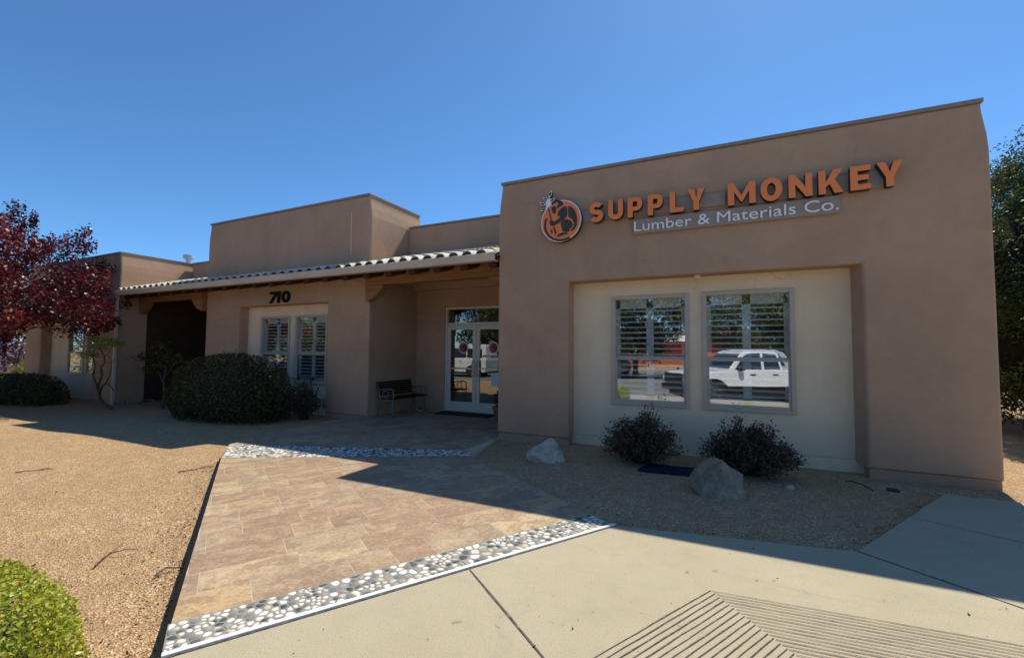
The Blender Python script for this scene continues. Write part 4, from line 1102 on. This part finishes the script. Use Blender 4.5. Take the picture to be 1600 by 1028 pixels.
# maple at the left
def maple():
    random.seed(5); loc = (-20.75, 4.9, -.25); root = thing('maple_tree', 'dark red maple tree before the left wing, its crown reaching in from the left', 'tree', loc)
    mb = MB(); mb.tube([(0, 0, -.1), (.1, .0, .8), (.25, -.05, 1.5), (.5, 0, 2.2)], [.17, .14, .12, .09], 10, True); mb.build('trunk', M['bark'], root, smooth=True)
    lb = MB(); P = []; V = []
    for k in range(145):
        # tiers of flat sprays inside a leaning crown
        while True:
            p = np.array([random.uniform(-1, 1), random.uniform(-1, 1), random.uniform(-1, 1)])
            if .25 < np.linalg.norm(p) < 1: break
        e = np.array([2.05+p[0]*3.75, p[1]*2.2, 3.72+p[2]*1.95])
        e[2] -= max(0, p[0])**1.5*.9
        e[0] += -.25*(e[2]-3.72)
        s0 = Vector((.3, 0, 1.6+random.uniform(0, 1.2))); ev = Vector([float(x) for x in e])
        mid = s0.lerp(ev, .55)+Vector((0, 0, .25)); lb.tube([s0, mid, ev], [.035, .018, .005], 5)
        out = Vector((ev.x-.5, ev.y, (ev.z-3)*.6)).normalized()
        n = 260; L = random.uniform(.5, .95)
        t = rng.uniform(-.6, 1, n); side_ = np.clip(rng.normal(0, .26, n), -.5, .5)*(1.1-np.clip(t, 0, 1)); sd_ = Vector((-out.y, out.x, 0)).normalized()
        q = np.array(ev)+np.outer(t*L, np.array(out))+np.outer(side_, np.array(sd_)); q[:, 2] += np.clip(rng.normal(0, .10, n), -.2, .2)+.12*t
        P.append(q); V.append(np.full(n, random.gauss(.45, .18))+rng.normal(0, .16, n))
    lb.build('limb', M['bark'], root, smooth=True)
    P = np.concatenate(P); leaves('crown', M['maple'], P, .088, root, N=np.tile([0, 0, .5], (len(P), 1)), vals=np.concatenate(V), aspect=1.5)
maple()

def contorted(name, label, loc, pts_list, mat, leafc, nl, size, bark):
    root = thing(name, label, 'tree', loc); mb = MB()
    for pts, r0, r1 in pts_list:
        mb.tube([(x, y, z) for x, y, z in pts], [r0+(r1-r0)*i/(len(pts)-1) for i in range(len(pts))], 7)
    mb.build('trunk', M[bark], root, smooth=True)
    P = []
    for (x, y, z, rx, ry, rz2) in leafc:
        q = sph(nl)*rng.uniform(.2, 1, (nl, 1)); P.append(q*np.array([rx, ry, rz2])+np.array([x, y, z]))
    P = np.concatenate(P); leaves('crown', mat, P, size, root, N=np.tile([0, 0, .8], (len(P), 1)))
BR = [([(0, 0, 0), (-.25, 0, .05), (-.62, 0, .2), (-.85, .05, .35), (-.98, .05, .55)], .05, .035),
      ([(-.85, .05, .35), (-.6, 0, .62), (-.35, 0, .72), (-.05, 0, .62), (.1, 0, .5)], .03, .012),
      ([(-.98, .05, .55), (-.75, 0, .75), (-.62, 0, .95), (-.72, 0, 1.15), (-.5, 0, 1.3), (-.55, 0, 1.5), (-.85, 0, 1.72)], .035, .015),
      ([(-.98, .05, .55), (-1.15, 0, .9), (-1.05, 0, 1.2), (-1.25, 0, 1.5), (-1.1, 0, 1.75)], .025, .01),
      ([(-.62, 0, .95), (-.9, 0, 1.0), (-1.2, 0, .95)], .014, .006), ([(-.55, 0, 1.5), (-.3, 0, 1.55), (-.2, 0, 1.75)], .012, .006),
      ([(-.35, 0, .72), (-.15, 0, 1.0), (-.1, 0, 1.3), (-.3, 0, 1.5)], .016, .007), ([(-.5, 0, 1.3), (-.1, 0, 1.3), (.1, 0, 1.45)], .012, .005),
      ([(-.72, 0, 1.15), (-1.0, 0, 1.3), (-1.3, 0, 1.3)], .010, .005)]
contorted('dwarf_maple', 'small contorted maple with pale green leaves at the corner of the left wing', (-15.75, 6.45, -.2), BR, M['lace'],
          [(-1.5, 0, 1.52, .42, .3, .12), (-.95, 0, 1.78, .45, .3, .13), (-.55, 0, 1.95, .40, .3, .11), (-.2, .1, 1.85, .35, .3, .10), (-1.1, 0, 1.98, .25, .2, .09)], 330, .065, 'bark')
BR2 = [([(0, 0, 0), (.05, 0, .4), (-.02, 0, .8), (.1, 0, 1.2)], .035, .02), ([(.0, 0, .7), (-.4, 0, 1.1), (-.8, 0, 1.3)], .018, .006), ([(.05, 0, .9), (.45, 0, 1.25), (.8, 0, 1.4)], .018, .006),
       ([(0, 0, .05), (-.5, 0, .22), (-1.0, 0, .2), (-1.3, 0, .05)], .03, .012)]
contorted('dwarf_maple', 'small dark leaved maple inside the shaded left porch opening', (-14.35, 7.05, -.18), BR2, M['box'],
          [(-1.0, 0, 1.45, .5, .3, .18), (-.3, 0, 1.75, .5, .3, .2), (.35, 0, 1.45, .5, .3, .2), (0, 0, 1.2, .7, .3, .2), (-.6, 0, 1.1, .4, .3, .15)], 260, .07, 'bark')

# right hand evergreen and background planting
def evergreen(label, loc, rx, h, n, size, ncl, seed):
    random.seed(seed); root = thing('evergreen_tree', label, 'tree', loc)
    MB().tube([(0, 0, -.1), (0, 0, h*.5), (0, 0, h*.9)], [.26, .18, .03], 10).build('trunk', M['bark'], root, smooth=True)
    mb = MB(); mb.ellipsoid((0, 0, h*.47), (rx*.80, rx*.80, h*.46), 40, 28, .22, 3, seed)  # solid dark core added inside the crown to block light
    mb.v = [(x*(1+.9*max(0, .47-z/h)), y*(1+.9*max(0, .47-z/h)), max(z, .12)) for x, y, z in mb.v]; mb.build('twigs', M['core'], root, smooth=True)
    P = []; V = []; per = n//ncl
    for k in range(ncl):
        d = np.array(sph(1)[0]); q = .93+.20*noise.noise(Vector([float(x)*3+seed for x in d]))+random.gauss(0, .03)
        w_ = 1/max(.35, math.hypot(d[0], d[1])) if d[2] < 0 else 1.15
        c = d*q*np.array([rx*w_, rx*w_, h*.5])+np.array([0, 0, h*.5])
        sr = rx*random.uniform(.06, .15); o_ = rng.normal(size=(per, 3)); o_ = o_/np.linalg.norm(o_, axis=1, keepdims=True)*rng.uniform(.1, 1, (per, 1))**.5
        up = np.outer(rng.uniform(-.2, 1, per), d*.6+np.array([0, 0, .9]))*sr*.7
        P.append(c+o_*sr*np.array([.8, .8, 1.0])+up); V.append(np.full(per, random.gauss(.45, .2))+rng.normal(0, .15, per))
    P = np.concatenate(P); V = np.concatenate(V); kp = P[:, 2] > .15
    leaves('crown', M['juniper'], P[kp], size, root, vals=V[kp], aspect=2.2)
evergreen('tall dense evergreen tree beyond the right end of the building', (7.6, 13.2, -.05), 2.9, 6.5, 170000, .075, 1150, 31)
tree('evergreen_tree', 'second dark evergreen tree farther behind the right end of the building', 'tree', (13.5, 22, -.05), 9.5, 4.2, .4, M['juniper'], 16000, .2, .25, clumps=110, seed=32)
loose_shrub('blossom_shrub', 'pale pink and purple leaved shrub in sun beyond the left wing', (-31.5, 8.9, -.25), (2.6, 2.0, 2.4), M['blossom'], 7000, .14, 90, 41)
loose_shrub('shrub', 'low yellow green shrub beyond the clipped shrub of the left wing', (-27.5, 8.3, -.25), (1.4, 1.0, 1.3), M['yellowleaf'], 3000, .10, 60, 42)
for i, (x, y, h_, cr, lab) in enumerate(((-46, 17, 7.5, 4.5, 'yellow green tree behind the white van at the far left'), (-38, 19, 6.0, 3.2, 'pale green tree between the white van and the left wing'), (-62, 20, 10, 6.0, 'large green tree farthest left behind the maple'))):
    tree('leafy_tree', lab, 'tree', (x, y, -.2), h_, cr, 1.2, M['yellowleaf'] if i < 2 else M['treeleaf'], 7000, .26, .2, clumps=60, seed=50+i, group='trees beyond the left wing')

tag(MB().tube([(1.30, 6.62, -.01), (1.34, 6.50, .03), (1.42, 6.42, .02), (1.50, 6.33, -.01)], .006, 6).build('irrigation_tube', M['black'], smooth=True), 'short black irrigation tube poking from the gravel at the right wall base', 'tube')
tag(MB().tube([(1.72, 6.50, -.05), (1.72, 6.50, -.012), (1.72, 6.50, -.008)], [.06, .06, .05], 16).build('valve_cover', M['trim']), 'small round black valve cover in the gravel right of the recess', 'valve cover')
# twigs on the gravel
def twig(label, pts):
    m = MB(); P = [(x, y, gz(x, y)+.018+.01*(i % 2)) for i, (x, y) in enumerate(pts)]
    m.tube(P, [.007-.004*i/(len(P)-1) for i in range(len(P))], 5)
    p = Vector(P[len(P)//2]); m.tube([p, p+Vector((.10, .06, .03)), p+Vector((.14, .13, .01))], [.004, .003, .002], 5)
    tag(m.build('twig', M['bark']), label, 'twig', 'twigs on the gravel')
twig('long thin twig lying on the sunny gravel midway left', [(-8.24, 2.42), (-8.15, 2.5), (-8.1, 2.58), (-8.0, 2.66), (-7.93, 2.68)])
twig('short twig beside the near yellow green shrub', [(-4.12, 1.64), (-4.2, 1.72), (-4.27, 1.78), (-4.36, 1.9)])
twig('dark twig on the gravel close to the near end of the path edge', [(-3.58, 1.76), (-3.62, 1.84), (-3.55, 1.9), (-3.60, 1.98)])
twig('twig near the shadow line left of the upper pebble strip', [(-6.3, 3.3), (-6.2, 3.42), (-6.25, 3.52), (-6.12, 3.62)])

# ------------------------------------------------------------------ vehicles and the far side of the lot (seen in the window glass)
def paint(name, c): return plain(name, c, .22, 0, .02, 2, spec=.6)
M['white_paint'] = paint('white_car_paint', (.80, .81, .82)); M['silver_paint'] = paint('silver_car_paint', (.45, .47, .50)); M['grey_paint'] = paint('dark_car_paint', (.06, .07, .09))
def vehicle(name, label, loc, rz, kind, pm):
    root = thing(name, label, 'pickup truck' if kind == 'pickup' else 'car', loc, rz)
    if kind == 'pickup':
        L, W, wr, ax = 5.8, 2.0, .44, (1.85, -1.85); belt = 1.20
        body = [(-2.9, .62), (-2.9, 1.18), (-2.85, 1.24), (1.05, 1.24), (1.15, 1.26), (2.55, 1.14), (2.8, 1.02), (2.88, .9), (2.86, .74), (2.75, .66)]
        cab = [(-.78, 1.22), (-.66, 1.86), (-.5, 1.93), (.55, 1.93), (.7, 1.88), (1.3, 1.24)]
        sidew = [[(-.66, 1.28), (-.54, 1.80), (-.04, 1.84), (-.04, 1.28)], [(.06, 1.28), (.06, 1.84), (.50, 1.83), (.66, 1.76), (1.04, 1.28)]]
    elif kind == 'van':
        L, W, wr, ax = 5.4, 2.0, .38, (1.75, -1.6); belt = 1.2
        body = [(-2.7, .5), (-2.75, 1.2), (1.4, 1.22), (2.5, 1.08), (2.7, .85), (2.68, .42)]
        cab = [(-2.72, 1.19), (-2.62, 2.2), (-2.5, 2.3), (.6, 2.3), (.85, 2.22), (1.75, 1.2)]
        sidew = [[(-2.4, 1.35), (-2.35, 2.0), (-1.2, 2.0), (-1.2, 1.35)], [(-1.1, 1.35), (-1.1, 2.0), (0, 2.0), (0, 1.35)], [(.1, 1.3), (.1, 2.0), (.7, 2.0), (1.35, 1.3)]]
    else:
        L, W, wr, ax = 4.6, 1.85, .34, (1.4, -1.35); belt = .98
        body = [(-2.25, .45), (-2.3, .95), (-2.2, 1.02), (1.0, 1.02), (2.1, .88), (2.3, .7), (2.3, .35)]
        cab = [(-2.15, 1.0), (-1.8, 1.55), (-1.5, 1.64), (.1, 1.66), (.35, 1.6), (1.15, 1.0)]
        sidew = [[(-1.85, 1.05), (-1.6, 1.5), (-.75, 1.56), (-.75, 1.05)], [(-.65, 1.05), (-.65, 1.56), (.1, 1.57), (.3, 1.5), (.85, 1.05)]]
    # body outline with wheel arches
    zb = .36 if kind != 'pickup' else .66
    low = []
    for a in ax:
        ra = wr*1.2; low += [(a+ra*math.cos(R(t)), max(wr*.95+ra*math.sin(R(t)), zb)) for t in range(0, 181, 20)]
    poly = body+[(ax[0]+wr*1.2+.02, zb)]+low[:10]+[(ax[0]-wr*1.25, zb), (ax[1]+wr*1.25, zb)]+low[10:]+[(body[0][0]+.1, zb)]
    m = MB(); m.xz(poly, -W/2, W/2); m.build('body', pm, root, bevel=.05, seg=3, ang=30)
    m = MB(); m.xz(cab, -W/2+.06, W/2-.06); zt = max(z for x, z in cab); zl = min(z for x, z in cab)
    tp = lambda y, z: y*(1-.13*max(0, (z-zl)/(zt-zl)))
    m.v = [(x, tp(y, z), z) for x, y, z in m.v]; m.build('cab', pm, root, bevel=.05, seg=3, ang=30)
    for s in (-1, 1):
        for wv in sidew:
            q = [(x, s*(tp(W/2-.06, z)+.008), z) for x, z in wv]; p2 = [(x, y-s*.03, z) for x, y, z in q]; n = len(q)
            mm = MB(); mm.add(q+p2, [tuple(range(n)) if s < 0 else tuple(range(n))[::-1]]+[(i, (i+1) % n, n+(i+1) % n, n+i) for i in range(n)]); mm.build('side_window', M['carglass'], root)
        for hx in ((-.42, .42) if kind == 'pickup' else (-.7, .3)):
            MB().box(hx-.1, hx+.1, s*W/2-.012, s*W/2+.025, belt-.13, belt-.09).build('door_handle', M['trim'], root)
        mx = max(x for x, z in sidew[-1])-.12
        MB().box(mx-.10, mx+.08, s*(W/2+.02), s*(W/2+.24), belt+.04, belt+.26).build('side_mirror', M['trim'] if kind == 'pickup' else pm, root, bevel=.03)
        lx = body[-4][0] if kind == 'pickup' else body[-2][0]
        MB().box(lx-.28, lx+.03, s*W/2-s*.02-(.30 if s > 0 else 0), s*W/2-s*.02+(.30 if s < 0 else 0), belt-.34, belt-.14).build('headlight', M['lamp'], root, bevel=.03)
    # windscreen
    (xa, za), (xb, zb2) = cab[-2], cab[-1]; dz = za-zb2; dx = xa-xb; nn_ = Vector((dz, 0, -dx)).normalized()*.008
    pa, pb = (xb+dx*.1, zb2+dz*.1), (xb+dx*.9, zb2+dz*.9); ya, yb = tp(W/2-.12, pa[1]), tp(W/2-.12, pb[1])
    q = [Vector((pa[0], -ya, pa[1])), Vector((pa[0], ya, pa[1])), Vector((pb[0], yb, pb[1])), Vector((pb[0], -yb, pb[1]))]
    mm = MB(); mm.add([p+nn_ for p in q]+[p-nn_*2 for p in q], [(0, 1, 2, 3), (0, 4, 5, 1), (1, 5, 6, 2), (2, 6, 7, 3), (3, 7, 4, 0)]); mm.build('windscreen', M['carglass'], root)
    fx = max(x for x, z in body)
    MB().box(fx-.06, fx+.03, -W*.38, W*.38, belt-.45, belt-.11).build('grille', M['trim'], root, bevel=.02)
    MB().box(fx-.12, fx+.08, -W*.47, W*.47, .45, .68).build('bumper', M['trim'], root, bevel=.04)
    MB().box(-W*0-L/2+.1, fx-.2, -W*.42, W*.42, .25, zb+.02).build('underbody', M['trim'], root)
    for a in ax:
        for s in (-1, 1):
            y = s*(W/2-.13)
            wh = MB(); wh.tube([(a, y-.12, wr), (a, y-.10, wr), (a, y+.10, wr), (a, y+.12, wr)], [wr*.93, wr, wr, wr*.93], 28); wh_o = wh.build('wheel', M['tyre'], root)
            yy = y+s*.121; rm = MB(); rm.tube([(a, yy-.004, wr), (a, yy+.004, wr)], wr*.62, 24); rm.build('rim', M['rim'], wh_o)
            ho = MB()
            for k in range(6):
                t = k*math.pi/3; ho.tube([(a+wr*.38*math.cos(t), yy-.002, wr+wr*.38*math.sin(t)), (a+wr*.38*math.cos(t), yy+s*.006, wr+wr*.38*math.sin(t))], wr*.16, 8)
            ho.build('rim_hole', M['trim'], wh_o)
    return root
GL = -.35
TRK = vehicle('pickup_truck', 'white crew cab pickup truck parked facing the shop, reflected in the right window', (.78, -4.3, GL), R(180-30), 'pickup', M['white_paint'])
vehicle('parked_car', 'silver car parked beside the white pickup, reflected in the right window', (.4, -9.6, GL), R(172), 'car', M['silver_paint']).scale = (1.1, 1.05, 1.22)
vehicle('parked_car', 'dark car parked left of the silver car, reflected in the left window', (-7.5, -17.5, GL), R(95), 'car', M['grey_paint'])
vehicle('parked_van', 'white van parked far off beyond the left wing', (-43.5, 12.6, -.22), R(20), 'van', M['white_paint'])
rb = thing('red_building', 'low red shop building across the parking lot, reflected in the windows', 'building', (-9, -52, GL))
m = cells([-14, -11, -9, -6, -4, -1, 1, 4, 6, 9, 14], [0, .8, 2.4, 4.2], lambda x, z: not (.8 < z < 2.4 and any(a < x < b for a, b in ((-11, -9), (-6, -4), (-1, 1), (4, 6)))), -.0, .3)
m.v = [(x, -y, z) for x, y, z in m.v]; m.build('wall', M['redwall'], rb)
MB().box(-14, 14, -8, -.35, 0, 4.1).build('wall', M['redwall'], rb)
for x in (-10, -5, 0, 5): MB().box(x-1, x+1, -.30, -.2, .8, 2.4).build('window', M['carglass'], rb)
MB().box(-14.5, 14.5, -8.5, 1.6, 4.21, 4.45).build('roof', M['redwall'], rb)
for x in (-12, -6, 0, 6, 12): MB().box(x-.15, x+.15, 1.1, 1.4, 0, 4.2).build('porch_post', M['redwall'], rb)
MB().box(1.5, 4.8, 1.62, 1.72, 3.3, 4.2).build('sign_board', M['white'], rb)
vehicle('parked_van', 'white van parked along the lot, reflected in the glass entry doors', (-17.5, -8.5, GL), R(178), 'van', M['white_paint'])
random.seed(99)
for i, (x, y, h_, cr, lab, n_) in enumerate((
        (-5.6, -17, 8.2, 3.3, 'leafy tree nearest the lot, before the left end of the red building', 12000), (-13, -40, 10, 5.5, 'tree over the left end of the red building', 8000),
        (-3, -60, 13, 7, 'tree behind the middle of the red building', 9000), (6, -42, 11, 5.5, 'tree right of the red building sign', 8000),
        (5.2, -17, 7.6, 3.8, 'broad leafy tree behind the white pickup', 14000), (14, -26, 11, 5.5, 'large tree at the right edge of the lot', 8000),
        (1.0, -33, 9.0, 4.6, 'round tree midway behind the silver car', 9000),
        (-27, -7.5, 8.5, 4.2, 'green tree at the left side of the lot facing the middle windows', 12000), (-35, -13, 10, 5.0, 'tall tree farther left along the lot', 9000), (-31, -3, 7, 3.4, 'smaller tree left of the gravel yard', 9000),
        (-42, -2, 9, 4.5, 'tree facing the left wing windows', 8000), (-19, -16, 9, 5.0, 'tree behind the white van in the lot', 9000),
        (-23, -30, 11, 6, 'tall tree far behind the lot on the left', 7000), (-48, -18, 12, 7, 'tallest tree at the far left of the lot', 7000))):
    tree('lot_tree', lab, 'tree', (x, y, GL), h_, cr, 1.3 if x > -22 else .15, M['treeleaf'], n_, .24 if cr < 5 else .32, .2, clumps=80, seed=70+i, group='trees across the parking lot')
hd = MB(); P = []
for k in range(16000):
    t = random.uniform(-45, 40); P.append((t, -70+random.gauss(0, 2), random.uniform(-.3, 5)*(.6+.4*noise.noise(Vector((t*.12, 0, 0))))))
o = leaves('tree_line', M['treeleaf'], P, .7); o['kind'] = 'stuff'; o['label'] = 'far line of trees beyond the red building'; o['category'] = 'woods'
